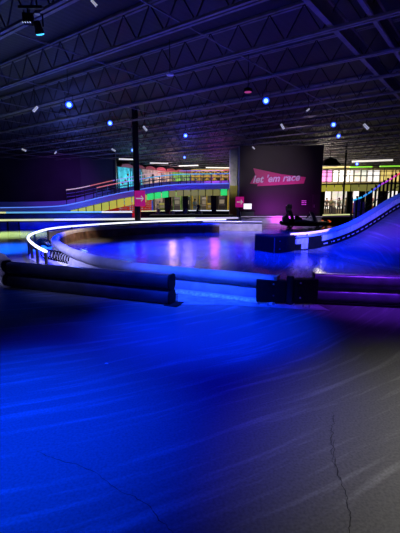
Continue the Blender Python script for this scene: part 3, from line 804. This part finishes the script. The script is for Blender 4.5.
cb = low_barrier([(322, 216.6), (340, 216.5), (372, 216)], 'black low barrier right of the lettered wall', [lit('edge_dull_violet', (.12, .06, .2), .4)], M_black, .5, .02)
CHEV = lit('red_chevron_light', (.9, .12, .03), .6)
for px in (322.6, 329.2):
    p = at_y(px, 221.6, cb.location.y - .075)
    MB().prism([(-.12, .10), (.0, .10), (.14, 0), (.0, -.10), (-.12, -.10), (.02, 0)], (p.x, p.y, p.z), (1, 0, 0), (0, 0, 1), .012).build('chevron', CHEV, cb)
low_barrier([(203, 221.6), (235, 221.7), (262, 222.0)], 'low pale lilac barrier between the infield loop and the lettered wall', [LV, LV, lit('edge_soft_lilac', (.4, .36, .5), .6)], M_pale, .45, .03)
low_barrier([(241, 216.8), (282, 216.4), (322, 216.8)], 'low pale barrier at the foot of the lettered wall', [lit('edge_soft', (.35, .3, .4), .5)], SG, .45, .03)
# mesh gate at far left
a = at_z(8, 229.8, 0); b = at_z(19.5, 229.8, 0)
o = thing('mesh_gate', 'small dark mesh gate standing left of the glowing curved tube', 'gate', tuple(a))
m = MB()
for i in range(13):
    p = a.lerp(b, i / 12); m.bar(p + Vector((0, 0, .05)), p + Vector((0, 0, .42)), .014)
for i in range(5): m.bar(a + Vector((0, 0, .07 + i * .085)), b + Vector((0, 0, .07 + i * .085)), .014)
m.build('mesh_panel', M_blackm, o)
for p in (a, b): MB().bar(p, p + Vector((0, 0, .46)), .05).build('post', M_black, o)
MB().bar(a + Vector((0, 0, .44)), b + Vector((0, 0, .44)), .04).build('frame', M_black, o)

# ------------------------------------------------------------------ go-karts
def make_kart(label, loc, rz):
    o = local_thing('go_kart', label, 'go-kart', loc, 'parked go-karts', rz)
    m = MB(); m.prism([(-.85, -.28), (.55, -.28), (.95, -.20), (.95, .20), (.55, .28), (-.85, .28)], (0, 0, .09), (1, 0, 0), (0, 1, 0), .03); m.build('floor_pan', M_blackm, o)
    pts = [(-1.02, -.45, .2), (-1.02, .45, .2), (-.8, .66, .2), (.55, .66, .2), (.9, .45, .2), (1.12, .3, .2), (1.12, -.3, .2), (.9, -.45, .2), (.55, -.66, .2), (-.8, -.66, .2)]
    pp_ = [Vector(p) for p in pts]
    MB().tube(pp_, .075, 10, closed=True).build('bumper', M_black, o, True)
    for s_ in (-1, 1):
        m = MB(); m.prism([(-.45, .08), (.45, .08), (.40, .30), (.1, .36), (-.4, .38)], (0, s_ * .36 + .1, 0), (1, 0, 0), (0, 0, 1), .2)
        m.build('side_pod', mat('kart_pod', (.05, .045, .09), .35), o, bevel=.02)
        for x in (-.62, .72):
            w_ = MB(); w_.lathe([(.06, -.075), (.12, -.085), (.14, -.05), (.14, .05), (.12, .085), (.06, .075)], (x, s_ * .50, .14), 18, (0, 1, 0))
            wo = w_.build('wheel', mat('tyre_rubber', (.015, .015, .015), .7), o, True)
            MB().lathe([(.03, -.09), (.07, -.08), (.07, .08), (.03, .09)], (x, s_ * .50, .14), 12, (0, 1, 0)).build('hub', M_steel, wo, True)
    m = MB(); m.sweep([(.21, 0), (.24, .16), (.17, .03), (-.17, .03), (-.24, .16), (-.21, 0)], [(-.36, 0, .16), (.06, 0, .14)])
    m.add([(-.34, -.22, .15), (-.34, .22, .15), (-.58, .22, .80), (-.62, .14, .96), (-.62, -.14, .96), (-.58, -.22, .80),
           (-.46, -.22, .15), (-.46, .22, .15), (-.76, .22, .80), (-.76, .14, .96), (-.76, -.14, .96), (-.76, -.22, .80)],
          [(0, 1, 2, 3, 4, 5), (11, 10, 9, 8, 7, 6), (0, 6, 7, 1), (1, 7, 8, 2), (2, 8, 9, 3), (3, 9, 10, 4), (4, 10, 11, 5), (5, 11, 6, 0)])
    m.build('seat', M_black, o, bevel=.015)
    MB().tube([(.62, 0, .16), (.22, 0, .52)], .022, 8).build('steering_column', M_steel, o)
    ring = []
    ax_ = Vector((-.40, 0, .36)).normalized(); u_ = Vector((0, 1, 0)); v_ = ax_.cross(u_)
    for i in range(16):
        an = 2 * PI * i / 16; ring.append(Vector((.21, 0, .53)) + (u_ * math.cos(an) + v_ * math.sin(an)) * .14)
    MB().tube(ring, .016, 6, closed=True).build('steering_wheel', M_black, o, True)
    MB().tube([(-.66, -.24, .12), (-.80, -.26, .85), (-.80, -.16, 1.02), (-.80, .16, 1.02), (-.80, .26, .85), (-.66, .24, .12)], .028, 8).build('roll_hoop', M_blackm, o, True)
    MB().box(-.76, -.56, -.17, .17, .88, 1.10).build('headrest', M_black, o, bevel=.03)
    MB().prism([(.48, .28), (.66, .28), (.44, .74), (.26, .74)], (0, .17, 0), (1, 0, 0), (0, 0, 1), .34).build('dash_panel', mat('kart_dash', (.07, .06, .1), .35), o, bevel=.02)
    MB().prism([(-1.0, .18), (-.70, .18), (-.72, .52), (-.84, .60), (-.98, .46)], (0, .40, 0), (1, 0, 0), (0, 0, 1), .80).build('rear_cowl', mat('kart_cowl', (.04, .035, .06), .35), o, bevel=.03)
    MB().prism([(-.42, .30), (-.05, .28), (-.10, .44), (-.30, .58), (-.42, .56)], (0, -.24, 0), (1, 0, 0), (0, 0, 1), .14).build('fuel_tank', M_black, o, bevel=.02)
    MB().box(-.78, -.45, .26, .46, .12, .38).build('engine_box', M_blackm, o, bevel=.02)
    m = MB(); m.prism([(.55, -.24), (1.0, -.18), (1.05, 0), (1.0, .18), (.55, .24)], (0, 0, .17), (1, 0, 0), (0, 1, 0), .13); m.build('nose', mat('kart_nose', (.06, .05, .12), .3), o, bevel=.03)
    return o
p = at_z(303, 227.4, 0)
kart = make_kart('dark go-kart parked in front of the lettered wall', (p.x, p.y, 0), R(-8)); kart.scale = (1.2, 1.2, 1.2)
def kart_copy(px, py, rz, label):
    c = copy_tree(kart); p_ = at_z(px, py, 0); c.location = (p_.x, p_.y, 0); c.rotation_euler = (0, 0, rz); c['label'] = label; c.scale = (1, 1, 1)
    return c
kart_copy(163, 217.5, R(165), 'dark go-kart beyond the round pillar with two white lamps before it')
kart_copy(191, 217.4, R(172), 'dark go-kart beneath the overpass, right of the one with white lamps')
for px in (157.5, 163.5):
    p = at_z(px, 219.2, 0)
    l_ = thing('floor_lamp', ('left' if px < 160 else 'right') + ' one of two small white lamps on the floor by the go-kart', 'lamp', tuple(p), 'white floor lamps')
    MB().lathe([(.10, 0), (.10, .03), (.04, .05), (.04, .18)], tuple(p), 12).build('base', M_black, l_)
    MB().lathe([(.03, .18), (.10, .22), (.11, .30), (.06, .36), (.01, .37)], tuple(p), 12).build('lamp_shade', M_tubewhite, l_, True)
# kiosk with lit screen
p = at_y(247, 219, 26.6)
o = thing('screen_stand', 'dark desk stand with a lit white screen by the lettered wall', 'screen stand', (p.x, p.y, 0))
MB().box(p.x - .45, p.x + .45, p.y - .2, p.y + .3, 0, .78).build('desk', mat('desk_green_grey', (.05, .06, .05), .5), o, bevel=.02)
MB().box(p.x - .52, p.x + .52, p.y - .26, p.y + .34, .78, .82).build('desk_top', M_black, o)
m = MB().box(p.x - .28, p.x + .32, p.y - .02, p.y + .04, .90, 1.32).build('monitor', M_black, o, bevel=.01)
MB().box(p.x - .25, p.x + .29, p.y - .026, p.y - .02, .93, 1.29).build('display', M_screen, m)
MB().box(p.x - .03, p.x + .07, p.y - .02, p.y + .04, .82, .92).build('stand_neck', M_black, o)

# ------------------------------------------------------------------ arcade: climbing walls on the left, behind the overpass
cl = [('cyan', (.10, .55, .62), .55), ('teal', (.02, .22, .26), .4), ('cream', (.55, .46, .40), .3), ('beige', (.48, .42, .34), .3), ('tan', (.5, .42, .32), .3), ('green', (.30, .55, .14), .4),
      ('pale green', (.36, .5, .26), .35), ('sand', (.5, .42, .3), .3), ('grey', (.4, .37, .33), .25), ('stone', (.35, .32, .3), .2)]
CA = Vector((-8.5, 40.6, 0)); CBv = Vector((1.8, 55.5, 0))
tdir = (CBv - CA).normalized(); nrm = Vector((tdir.y, -tdir.x, 0)); step = (CBv - CA).length / len(cl)
for i, (nm, c_, es) in enumerate(cl):
    a_ = CA + tdir * (step * i + .05); b_ = CA + tdir * (step * (i + 1) - .05); cc = (a_ + b_) / 2
    rz = math.atan2(tdir.y, tdir.x)
    o = thing('climbing_tower', nm + ' climbing wall panel under a red hood behind the overpass', 'climbing wall', tuple(cc), 'climbing walls in a row')
    MB().cbox((cc.x, cc.y, 2.45), step - .1, .12, 4.9, rz).build('panel', mat('climb_' + nm.replace(' ', '_'), c_, .6, noise=.5, nscale=2.2), o)
    e1 = a_ + nrm * .1; e2 = b_ + nrm * .1
    m = MB()
    arc = [(0, 0)] + [(.5 - .5 * math.cos(R(an)), .62 * math.sin(R(an)) ** .8) for an in range(10, 180, 20)] + [(1, 0)]
    m.prism([((step - .1) * u_, 4.85 + v_ * .55) for u_, v_ in arc], a_ + nrm * .55, tdir, (0, 0, 1), -.5); m.build('hood', M_redpad, o)
    rnd = random.Random(i)
    for j in range(9):
        q_ = a_.lerp(b_, rnd.uniform(.12, .88)) + nrm * .065; z_ = .5 + j * .44 + rnd.uniform(-.12, .12)
        MB().lathe([(.13, 0), (.10, .08), (.03, .12)], (q_.x, q_.y, z_), 7, tuple(nrm)).build('hold', mat('hold_' + nm.replace(' ', '_'), tuple(max(0, 1 - 1.6 * v_) * .5 for v_ in c_), .5), o)
    for e_, q_ in ((.05, 0), (.95, 0)):
        q_ = a_.lerp(b_, e_) + nrm * .1; MB().bar(q_, q_ + Vector((0, 0, 4.5)), .05).build('edge_trim', lit('edge_cyan', (.12, .6, .75), .8) if i < 2 else M_blackm, o)
# yellow ropes structure
ya, yb = at_y(192, 181, 44.0), at_y(237, 181, 44.0)
o = thing('ropes_course', 'yellow ropes course of arched beams beyond the overpass', 'ropes course', (ya.x, 44, 0))
n = 6
for i in range(n + 1):
    x = ya.x + (yb.x - ya.x) * i / n; MB().bar((x, 44, 0), (x, 44, 4.85), .12).build('post', M_yellow, o)
    MB().bar((x, 46, 0), (x, 46, 4.5), .12).build('post', M_yellow, o)
for i in range(n):
    xa = ya.x + (yb.x - ya.x) * i / n; xb = ya.x + (yb.x - ya.x) * (i + 1) / n
    MB().bar((xa, 44, 4.15), (xb, 44, 4.75), .09).build('brace', M_yellow, o)
    MB().bar((xa, 44.1, 4.75), (xb, 44.1, 4.15), .09).build('brace', M_yellow, o)
    MB().tube([(xa + (xb - xa) * j / 8, 44, 3.95 - .4 * math.sin(PI * j / 8)) for j in range(9)], .05, 6).build('rope', M_yellow, o, True)
MB().bar((ya.x, 44, 4.8), (yb.x, 44, 4.8), .12).build('beam', M_yellow, o)
MB().bar((ya.x, 44, 4.1), (yb.x, 44, 4.1), .14).build('beam', M_yellow, o)
MB().bar((ya.x, 44, 3.3), (yb.x, 44, 3.3), .12).build('beam', M_yellow, o)
MB().bar((ya.x, 46, 4.1), (yb.x, 46, 4.1), .14).build('beam', M_yellow, o)
# yellow cabinet and dark cabinets beneath the overpass
def cabinet(px, w_px, ytop, Y, col, label, es=0, name='arcade_cabinet'):
    c = at_y(px, ytop, Y); wd = w_px / F * Y; h = c.z
    o = thing(name, label, 'arcade cabinet', (c.x, Y, 0), 'arcade cabinets behind the overpass')
    m_ = mat('cabinet_' + '_'.join(str(round(v_, 2)) for v_ in col), col, .5)
    MB().prism([(0, 0), (.75, 0), (.75, h), (.25, h), (.12, h * .82), (.3, h * .55), (.02, h * .48)], (c.x - wd / 2, Y, 0), (0, 1, 0), (0, 0, 1), wd).build('body', m_, o)
    MB().add([(c.x - wd * .4, Y + .15, h * .80), (c.x + wd * .4, Y + .15, h * .80), (c.x + wd * .4, Y + .285, h * .57), (c.x - wd * .4, Y + .285, h * .57),
              (c.x - wd * .4, Y + .115, h * .80), (c.x + wd * .4, Y + .115, h * .80), (c.x + wd * .4, Y + .25, h * .57), (c.x - wd * .4, Y + .25, h * .57)],
             [(4, 5, 6, 7), (3, 2, 1, 0), (0, 1, 5, 4), (1, 2, 6, 5), (2, 3, 7, 6), (3, 0, 4, 7)]).build('display', lit('display_%d' % int(px), (.5, .42, .3), .3 + es), o)
    MB().box(c.x - wd * .45, c.x + wd * .45, Y + .1, Y + .25, h * .85, h * .98).build('marquee', lit('marquee_%d' % int(px), tuple(min(1, v_ * 1.6) for v_ in col), .3), o)
    return o
cabinet(162, 6, 203, 41.5, (.5, .42, .10), 'yellow arcade cabinet left of the dark go-karts')
cabinet(177, 6, 197, 43, (.22, .18, .16), 'brown arcade cabinet behind the middle of the overpass')
cabinet(187, 5, 197, 43, (.05, .05, .06), 'black arcade cabinet beside the brown one')
cabinet(204, 4.5, 197, 43, (.3, .26, .22), 'beige arcade cabinet right of the person in light blue')
cabinet(210, 5, 203, 42, (.5, .34, .06), 'orange yellow arcade cabinet left of the overpass leg')
cabinet(222, 6, 196, 43, (.06, .05, .06), 'dark arcade cabinet left of the steel pillar')

# ------------------------------------------------------------------ arcade on the right: lit windows on two floors
def glow_wall(name):
    m = bpy.data.materials.new(name); m.use_nodes = True
    nt = m.node_tree; L_ = nt.links.new; b_ = nt.nodes['Principled BSDF']; N = nt.nodes.new
    tc = N('ShaderNodeNewGeometry'); v = N('ShaderNodeTexVoronoi'); v.inputs['Scale'].default_value = 1.6
    mp_ = N('ShaderNodeMapping'); mp_.inputs['Scale'].default_value = (1, 1, 2.2)
    L_(tc.outputs['Position'], mp_.inputs['Vector']); L_(mp_.outputs[0], v.inputs['Vector'])
    hs = N('ShaderNodeHueSaturation'); hs.inputs['Saturation'].default_value = .75
    L_(v.outputs['Color'], hs.inputs['Color'])
    mx = N('ShaderNodeMix'); mx.data_type = 'RGBA'; mx.inputs[0].default_value = .72
    L_(hs.outputs['Color'], mx.inputs[6]); mx.inputs[7].default_value = (1, .93, .78, 1)
    L_(mx.outputs[2], b_.inputs['Emission Color']); b_.inputs['Emission Strength'].default_value = .95
    b_.inputs['Base Color'].default_value = (.4, .38, .35, 1)
    return m
GW = glow_wall('lit_shop_interior'); GY = lit('lit_yellow_glass', (.95, .72, .22), .8); GM = lit('lit_magenta_glass', (.85, .25, .75), .8); GWH = lit('lit_white_glass', (1, .95, .92), 1.15)
YW = 44.0
wx = [at_y(x, 200, YW).x for x in (318, 331, 344, 352, 365, 378, 390, 404, 420)]
ups = [GM, GWH, GWH, GW, GWH, GY, GY, GY]
nwin = 1
zl0, zl1, zu0, zu1 = .5, 2.5, 3.5, 4.75
for i in range(len(wx) - 1):
    for (z0, z1, mm) in ((zl0, zl1, GW if i % 3 else GWH), (zu0, zu1, ups[i])):
        f = struct(MB().box(wx[i] + .06, wx[i + 1] - .06, YW - .02, YW + .06, z0, z1).build('window_%d' % nwin, mm)); nwin += 1
        fr = MB()
        for zz in (z0, (z0 + z1) / 2, z1): fr.bar((wx[i] + .06, YW - .05, zz), (wx[i + 1] - .06, YW - .05, zz), .05)
        for xx in (wx[i] + .06, (wx[i] + wx[i + 1]) / 2, wx[i + 1] - .06): fr.bar((xx, YW - .05, z0), (xx, YW - .05, z1), .05)
        fr.build('frame', M_blackm, f)
struct(MB().box(wx[0], wx[-1], YW + .06, YW + .3, 0, 5.2).build('wall_right_back', mat('cream_wall', (.5, .42, .28), .6)))
struct(MB().box(wx[0], wx[-1], YW - .5, YW + .05, 4.85, 5.05).build('trim_2', mat('yellow_fascia', (.35, .32, .12), .5)))
struct(MB().box(wx[0], wx[-1], YW - .8, YW + .05, 2.6, 3.1).build('trim_3', mat('olive_fascia', (.4, .34, .10), .5)))
# game shelves standing in front of the lower windows
for i, (px, hpx, c_, lb) in enumerate(((322, 197, (.6, .25, .1), 'orange arcade cabinet right of the lettered wall'), (334, 201, (.1, .08, .09), 'black arcade cabinet before the lit lower windows'),
                                       (352, 203, (.5, .1, .1), 'red arcade cabinet among the people under the overpass'), (372, 198, (.25, .05, .04), 'maroon arcade cabinet seen through the ramp railing'), (383, 199, (.06, .05, .2), 'navy arcade cabinet seen through the ramp railing'))):
    cabinet(px, 5, hpx, 42.6, c_, lb)

# ------------------------------------------------------------------ people far off
def limb_mesh(name, joints, edges, rad, m, parent, sub=1):
    me = bpy.data.meshes.new(name); me.from_pydata(joints, edges, []); me.update()
    o = bpy.data.objects.new(name, me); COL.objects.link(o); o.parent = parent
    md = o.modifiers.new('skin', 'SKIN'); md.use_smooth_shade = True
    if not me.skin_vertices: me.attributes  # layer comes with the modifier
    sv = me.skin_vertices[0].data if me.skin_vertices else None
    if sv:
        for i, r in enumerate(rad): sv[i].radius = (r, r * .85) if isinstance(r, float) else r
        sv[0].use_root = True
    s_ = o.modifiers.new('sub', 'SUBSURF'); s_.levels = sub; s_.render_levels = sub
    me.materials.append(m)
    return o
def person(p, rz, label, shirt, pants, hair, arm=0.0, h=1.7):
    o = local_thing('person', label, 'person', (p.x, p.y, 0), 'people in the arcade', rz)
    k = h / 1.7
    J = [(0, 0, .95), (0, .01, 1.15), (0, .02, 1.38), (0, .01, 1.50), (0, -.01, 1.58), (0, -.01, 1.69),
         (.17, .02, 1.40), (.23, .02, 1.14), (.22, -.10 - arm, .92 + arm), (.21, -.15 - arm, .84 + arm),
         (-.17, .02, 1.40), (-.23, .02, 1.14), (-.22, -.08, .91), (-.21, -.12, .83),
         (.09, 0, .88), (.11, -.03, .48), (.11, .02, .08), (.12, -.13, .04),
         (-.09, 0, .88), (-.11, .03, .48), (-.12, .07, .08), (-.13, -.08, .04)]
    J = [tuple(v * k for v in q_) for q_ in J]
    E = [(0, 1), (1, 2), (2, 3), (3, 4), (4, 5), (2, 6), (6, 7), (7, 8), (8, 9), (2, 10), (10, 11), (11, 12), (12, 13), (0, 14), (14, 15), (15, 16), (16, 17), (0, 18), (18, 19), (19, 20), (20, 21)]
    Rd = [(.14, .10), (.13, .10), (.16, .10), .055, .085, .075, .065, .05, .038, .04, .065, .05, .038, .04, .085, .06, .045, .045, .085, .06, .045, .045]
    limb_mesh('body', J, E, Rd, M_skin, o)
    sh = [0, 1, 2, 6, 7, 10, 11]; ix = {v: i for i, v in enumerate(sh)}
    limb_mesh('shirt', [J[i] for i in sh], [(ix[a_], ix[b_]) for a_, b_ in E if a_ in ix and b_ in ix], [(.165, .125), (.155, .12), (.18, .12), .08, .066, .08, .066], mat('shirt_%d' % (hash(shirt) % 9999), shirt, .8), o)
    tr = [0, 14, 15, 16, 18, 19, 20]; ix = {v: i for i, v in enumerate(tr)}
    limb_mesh('trousers', [J[i] for i in tr], [(ix[a_], ix[b_]) for a_, b_ in E if a_ in ix and b_ in ix], [(.155, .12), .10, .075, .06, .10, .075, .06], mat('trousers_%d' % (hash(pants) % 9999), pants, .8), o)
    MB().lathe([(.03, .105), (.08, .085), (.102, .03), (.10, -.03), (.07, -.07)], (0, .02 * k, 1.64 * k), 14).build('hair', mat('hair_%d' % (hash(hair) % 9999), hair, .8), o, True)
    return o
def pp3(px, Y): q_ = at_y(px, 205, Y); return Vector((q_.x, Y, 0))
person(pp3(195, 40.5), .2, 'person in pale blue clothes standing beneath the middle of the overpass', (.75, .85, .95), (.35, .5, .85), (.05, .03, .02), h=1.6)
person(pp3(320.5, 39.5), .5, 'person in a brown top just right of the lettered wall', (.3, .2, .12), (.05, .05, .08), (.03, .02, .02))
person(pp3(331, 41.0), -.4, 'person in an olive shirt among the lit lower windows', (.25, .24, .12), (.04, .04, .05), (.06, .04, .02), .1)
person(pp3(339, 40.5), .1, 'person in pale grey standing under the overpass at the right', (.5, .48, .46), (.10, .10, .14), (.03, .02, .02))
person(pp3(346, 41.0), 1.0, 'person in a tan top left of the coloured handrail', (.45, .34, .22), (.05, .05, .06), (.1, .06, .03), .15)
person(pp3(326.6, 42.0), 2.6, 'person in black behind the overpass leg at the right', (.05, .04, .05), (.03, .03, .04), (.02, .02, .02))

# ------------------------------------------------------------------ lights and small fittings under the roof
def up_rod(o, p, z0):
    MB().tube([(p.x, p.y, z0), (p.x, p.y, DECK)], .014, 6).build('hanger', M_blackm, o)
def stage_light(px, py, label, z=4.85, s=1.0, aim=None):
    p = at_z(px, py, z)
    o = thing('stage_light', label, 'stage light', tuple(p), 'blue stage lights under the roof')
    d_ = (Vector(aim) - p).normalized() if aim else (Vector((p.x * .35, p.y * .35, 0.8)) - p).normalized()
    r = .11 * s
    MB().lathe([(r * .5, -.24 * s), (r * .92, -.2 * s), (r, -.05 * s), (r, .02 * s)], tuple(p), 18, tuple(d_)).build('body', M_black, o, True)
    MB().lathe([(r * 1.0, .0), (r * 1.0, .03 * s), (r * .72, .032 * s)], tuple(p + d_ * .02 * s), 18, tuple(d_)).build('ring', M_halo, o, True)
    MB().lathe([(r * .72, 0), (r * .6, .025 * s), (r * .2, .035 * s)], tuple(p + d_ * .045 * s), 16, tuple(d_)).build('lens', M_lens, o, True)
    sd = d_.cross(Vector((0, 0, 1))).normalized(); c = p - d_ * .1 * s
    MB().tube([c + sd * r * 1.15, c + sd * r * 1.15 + Vector((0, 0, .26 * s)), c - sd * r * 1.15 + Vector((0, 0, .26 * s)), c - sd * r * 1.15], .013 * s, 6).build('yoke', M_blackm, o)
    up_rod(o, c, c.z + .25 * s)
    return o
stage_light(69, 104.5, 'blue stage light left of the middle of the roof, at the left', s=1.1)
stage_light(110, 123, 'blue stage light just left of the round black pillar top')
stage_light(132.5, 150.2, 'tiny blue stage light in front of the far climbing walls', z=4.9, s=1.0)
stage_light(185.5, 135.5, 'blue stage light between the pillar and the lettered wall')
stage_light(266, 100.5, 'blue stage light high above the lettered wall')
stage_light(333.5, 124.5, 'upper of the two close blue stage lights above the right arcade')
stage_light(338.5, 136, 'lower of the two close blue stage lights above the right arcade')
stage_light(184.5, 157.3, 'tiny blue stage light beyond the overpass, far back', z=4.9)
stage_light(357, 164, 'pale cyan stage light between the green-lit ducts over the right arcade', z=5.0, s=1.4)
# near moving light, seen from its side with a cyan lens below
p = at_z(39, 30, 4.7)
o = thing('stage_light', 'large near stage light with cyan lens at the upper left', 'stage light', tuple(p), 'blue stage lights under the roof')
d_ = Vector((.10, .42, -.92)).normalized()
MB().lathe([(.035, -.15), (.06, -.13), (.068, -.02), (.08, .02), (.08, .06)], tuple(p), 20, tuple(d_)).build('body', M_black, o, True)
MB().lathe([(.076, 0), (.07, .02), (.02, .03)], tuple(p + d_ * .06), 20, tuple(d_)).build('lens', M_cyan, o, True)
sd = Vector((1, .2, 0)).normalized(); c = p - d_ * .05
MB().tube([c + sd * .09, c + sd * .09 + Vector((0, 0, .22)), c - sd * .09 + Vector((0, 0, .22)), c - sd * .09], .016, 6).build('yoke', M_blackm, o)
MB().lathe([(.05, 0), (.05, .05)], (c.x, c.y, c.z + .21), 12).build('clamp', M_steel, o)
MB().cbox((c.x - .17, c.y, c.z + .13), .18, .15, .16, .2).build('driver_box', M_black, o)
MB().bar((c.x - .17, c.y, c.z + .2), (c.x - .17, c.y, c.z + .36), .03).build('hanger', M_blackm, o)
MB().bar((c.x - .34, c.y, c.z + .33), (c.x + .1, c.y, c.z + .33), .05).build('crossbar', M_blackm, o)
up_rod(o, c, c.z + .3)
m = MB()
for i in range(4): m.box(c.x - .25 + i * .045, c.x - .235 + i * .045, c.y - .10, c.y - .07, c.z + .035, c.z + .052)
m.build('indicator', lit('indicator', (.5, .6, .8), .6), o)
spot('near_fixture_beam', p + d_ * .14, (-2.9, 6.2, 0), (0, .05, 1.0), 300, 40, 1.0, .1)

def white_fixture(px, py, label, z=5.0, size=1.0, body=mat('glow_white_housing', (.8, .8, .82), .4, emit=(.8, .82, 1.0), es=.35)):  # body glow added to make the white housings read bright
    p = at_z(px, py, z); s = size * .58
    o = thing('ceiling_fixture', label, 'ceiling fixture', tuple(p), 'small white fixtures under the roof')
    d_ = Vector((random.choice((-1, 1)) * random.uniform(.6, .9), .3, -random.uniform(.3, .9))).normalized()
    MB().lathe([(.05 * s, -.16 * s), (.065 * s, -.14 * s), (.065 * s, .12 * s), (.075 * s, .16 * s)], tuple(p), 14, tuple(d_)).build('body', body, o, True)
    MB().lathe([(.05 * s, 0), (.03 * s, .015 * s)], tuple(p + d_ * .16 * s), 12, tuple(d_)).build('lens', M_glass, o)
    up_rod(o, p, p.z + .03)
    return o
white_fixture(94, 3, 'white cylinder fixture at the top edge, left of centre', 4.7, .6)
white_fixture(35.5, 109, 'white fixture left of the leftmost blue stage light', 4.9, 1.3)
white_fixture(145, 128.5, 'white fixture just right of the round pillar top', 4.9, 1.4)
white_fixture(282.5, 126.5, 'white fixture right above the lettered wall', 4.9, 1.4)
white_fixture(24, 150, 'white fixture before the left wall, nearest the corner', 5.0, 1.6)
white_fixture(55.5, 152.6, 'small white fixture before the left wall, second from the corner', 5.0, 1.2)
white_fixture(113.5, 150, 'white fixture at the right end of the left wall', 5.0, 1.6)
white_fixture(253.5, 147.8, 'small white fixture directly above the painted banner', 5.0, 1.2)
white_fixture(366, 126.5, 'wide white fixture right of the two close blue lights', 5.0, 1.7)
white_fixture(308, 110, 'small dim fixture between the roof centre and right side', 5.0, .8)
# flat white smoke detector and red exit lamp
p = at_z(170, 75.5, 5.12)
o = thing('smoke_detector', 'small flat white detector under a joist near the roof centre', 'detector', tuple(p))
MB().lathe([(.10, .05), (.11, .03), (.10, .0), (.04, -.02)], tuple(p), 16).build('body', M_white, o, True)
up_rod(o, p, p.z + .03)
p = at_z(248, 92, 4.95)
o = thing('exit_lamp', 'dark lamp with a dim red ring right of the roof centre', 'lamp', tuple(p))
MB().lathe([(.13, 0), (.15, .03), (.12, .10), (.05, .13)], tuple(p), 18).build('body', M_black, o, True)
MB().lathe([(.11, -.012), (.12, .0)], tuple(p), 18).build('ring', lit('dim_red_ring', (.5, .05, .15), .6), o)
up_rod(o, p, p.z + .1)
# long linear lamps at the back
def strip_lamp(xa, ya, xb, yb, z, label, mm, h=.10, wd=.22):
    a_ = at_z(xa, ya, z); b_ = at_z(xb, yb, z)
    if abs(a_.y - b_.y) > 8: b_ = at_y(xb, yb, a_.y + 2)
    z_ = a_.z; b_ = Vector((b_.x, b_.y, z_))
    o = thing('strip_lamp', label, 'strip lamp', tuple(a_), 'long lamps over the arcade')
    MB().bar(a_, b_, wd, h).build('diffuser', mm, o)
    MB().bar(a_ + Vector((0, 0, h * .8)), b_ + Vector((0, 0, h * .8)), wd * .8, h * .6).build('housing', M_blackm, o)
    for u_ in (.1, .9): q_ = a_.lerp(b_, u_); MB().tube([(q_.x, q_.y, q_.z + h), (q_.x, q_.y, DECK)], .015, 6).build('hanger', M_blackm, o)
    return o
strip_lamp(119, 159.0, 137, 159.6, 5.15, 'long white lamp over the cyan climbing wall', M_tubewhite)
strip_lamp(150, 163.0, 168, 163.4, 5.15, 'long white lamp right of the round pillar', M_tubewhite)
strip_lamp(179, 166.0, 198, 165.4, 5.1, 'long white lamp left of the yellow ropes course', M_tubewhite)
strip_lamp(206, 167.6, 231, 167.9, 5.1, 'long white lamp over the yellow ropes course', M_tubewhite)
strip_lamp(352, 161.6, 393, 160.0, 5.2, 'thick white lamp over the right arcade', M_tubewhite, .14, .3)
GL = lit('green_duct_glow', (.30, .85, .05), .8)  # green light on the ceiling duct put in as glowing bars
strip_lamp(350, 167.2, 372, 166.8, 4.72, 'green-lit ceiling duct left over the right arcade', GL, .10, .4)
strip_lamp(380, 166.4, 404, 166.0, 4.72, 'green-lit ceiling duct at the right edge over the arcade', GL, .10, .4)
# black hanging hood
p = at_y(330, 166, 33.0)
o = thing('hanging_speaker', 'black flared speaker hood hanging right of the lettered wall', 'speaker', (p.x, p.y, p.z))
MB().add([(p.x + sx * a_, p.y + sy * a_ * .8, p.z + z_) for a_, z_ in ((.75, 0), (.38, .55)) for sx, sy in ((-1, -1), (1, -1), (1, 1), (-1, 1))],
         [(0, 1, 2, 3), (7, 6, 5, 4), (0, 4, 5, 1), (1, 5, 6, 2), (2, 6, 7, 3), (3, 7, 4, 0)]).build('hood', M_black, o)
MB().box(p.x - .2, p.x + .2, p.y - .2, p.y + .2, p.z + .55, p.z + .7).build('mount', M_blackm, o)
MB().bar((p.x, p.y, p.z + .6), (p.x, p.y, DECK), .05).build('hanger', M_blackm, o)
p = at_y(340.5, 160, 33.6)
o = thing('slim_post', 'slim black post rising beside the hanging speaker hood', 'post', (p.x, 33.6 - 1.2, 0))
MB().bar((p.x, 32.4, 0), (p.x, 32.4, DECK), .12).build('shaft', M_black, o)
MB().box(p.x - .15, p.x + .15, 32.25, 32.55, 0, .03).build('base_plate', M_black, o)
# scrap of paper on the floor
p = at_z(106.5, 363.5, 0)
o = MB().prism([(-.016, -.006), (.012, -.009), (.017, .004), (-.008, .009)], (p.x, p.y, .001), (1, 0, 0), (0, 1, 0), .002).build('paper_scrap', M_white)
tag(o, 'tiny white paper scrap on the blue foreground floor', 'paper scrap')
for o in bpy.data.objects:
    if '_o' in o: del o['_o']
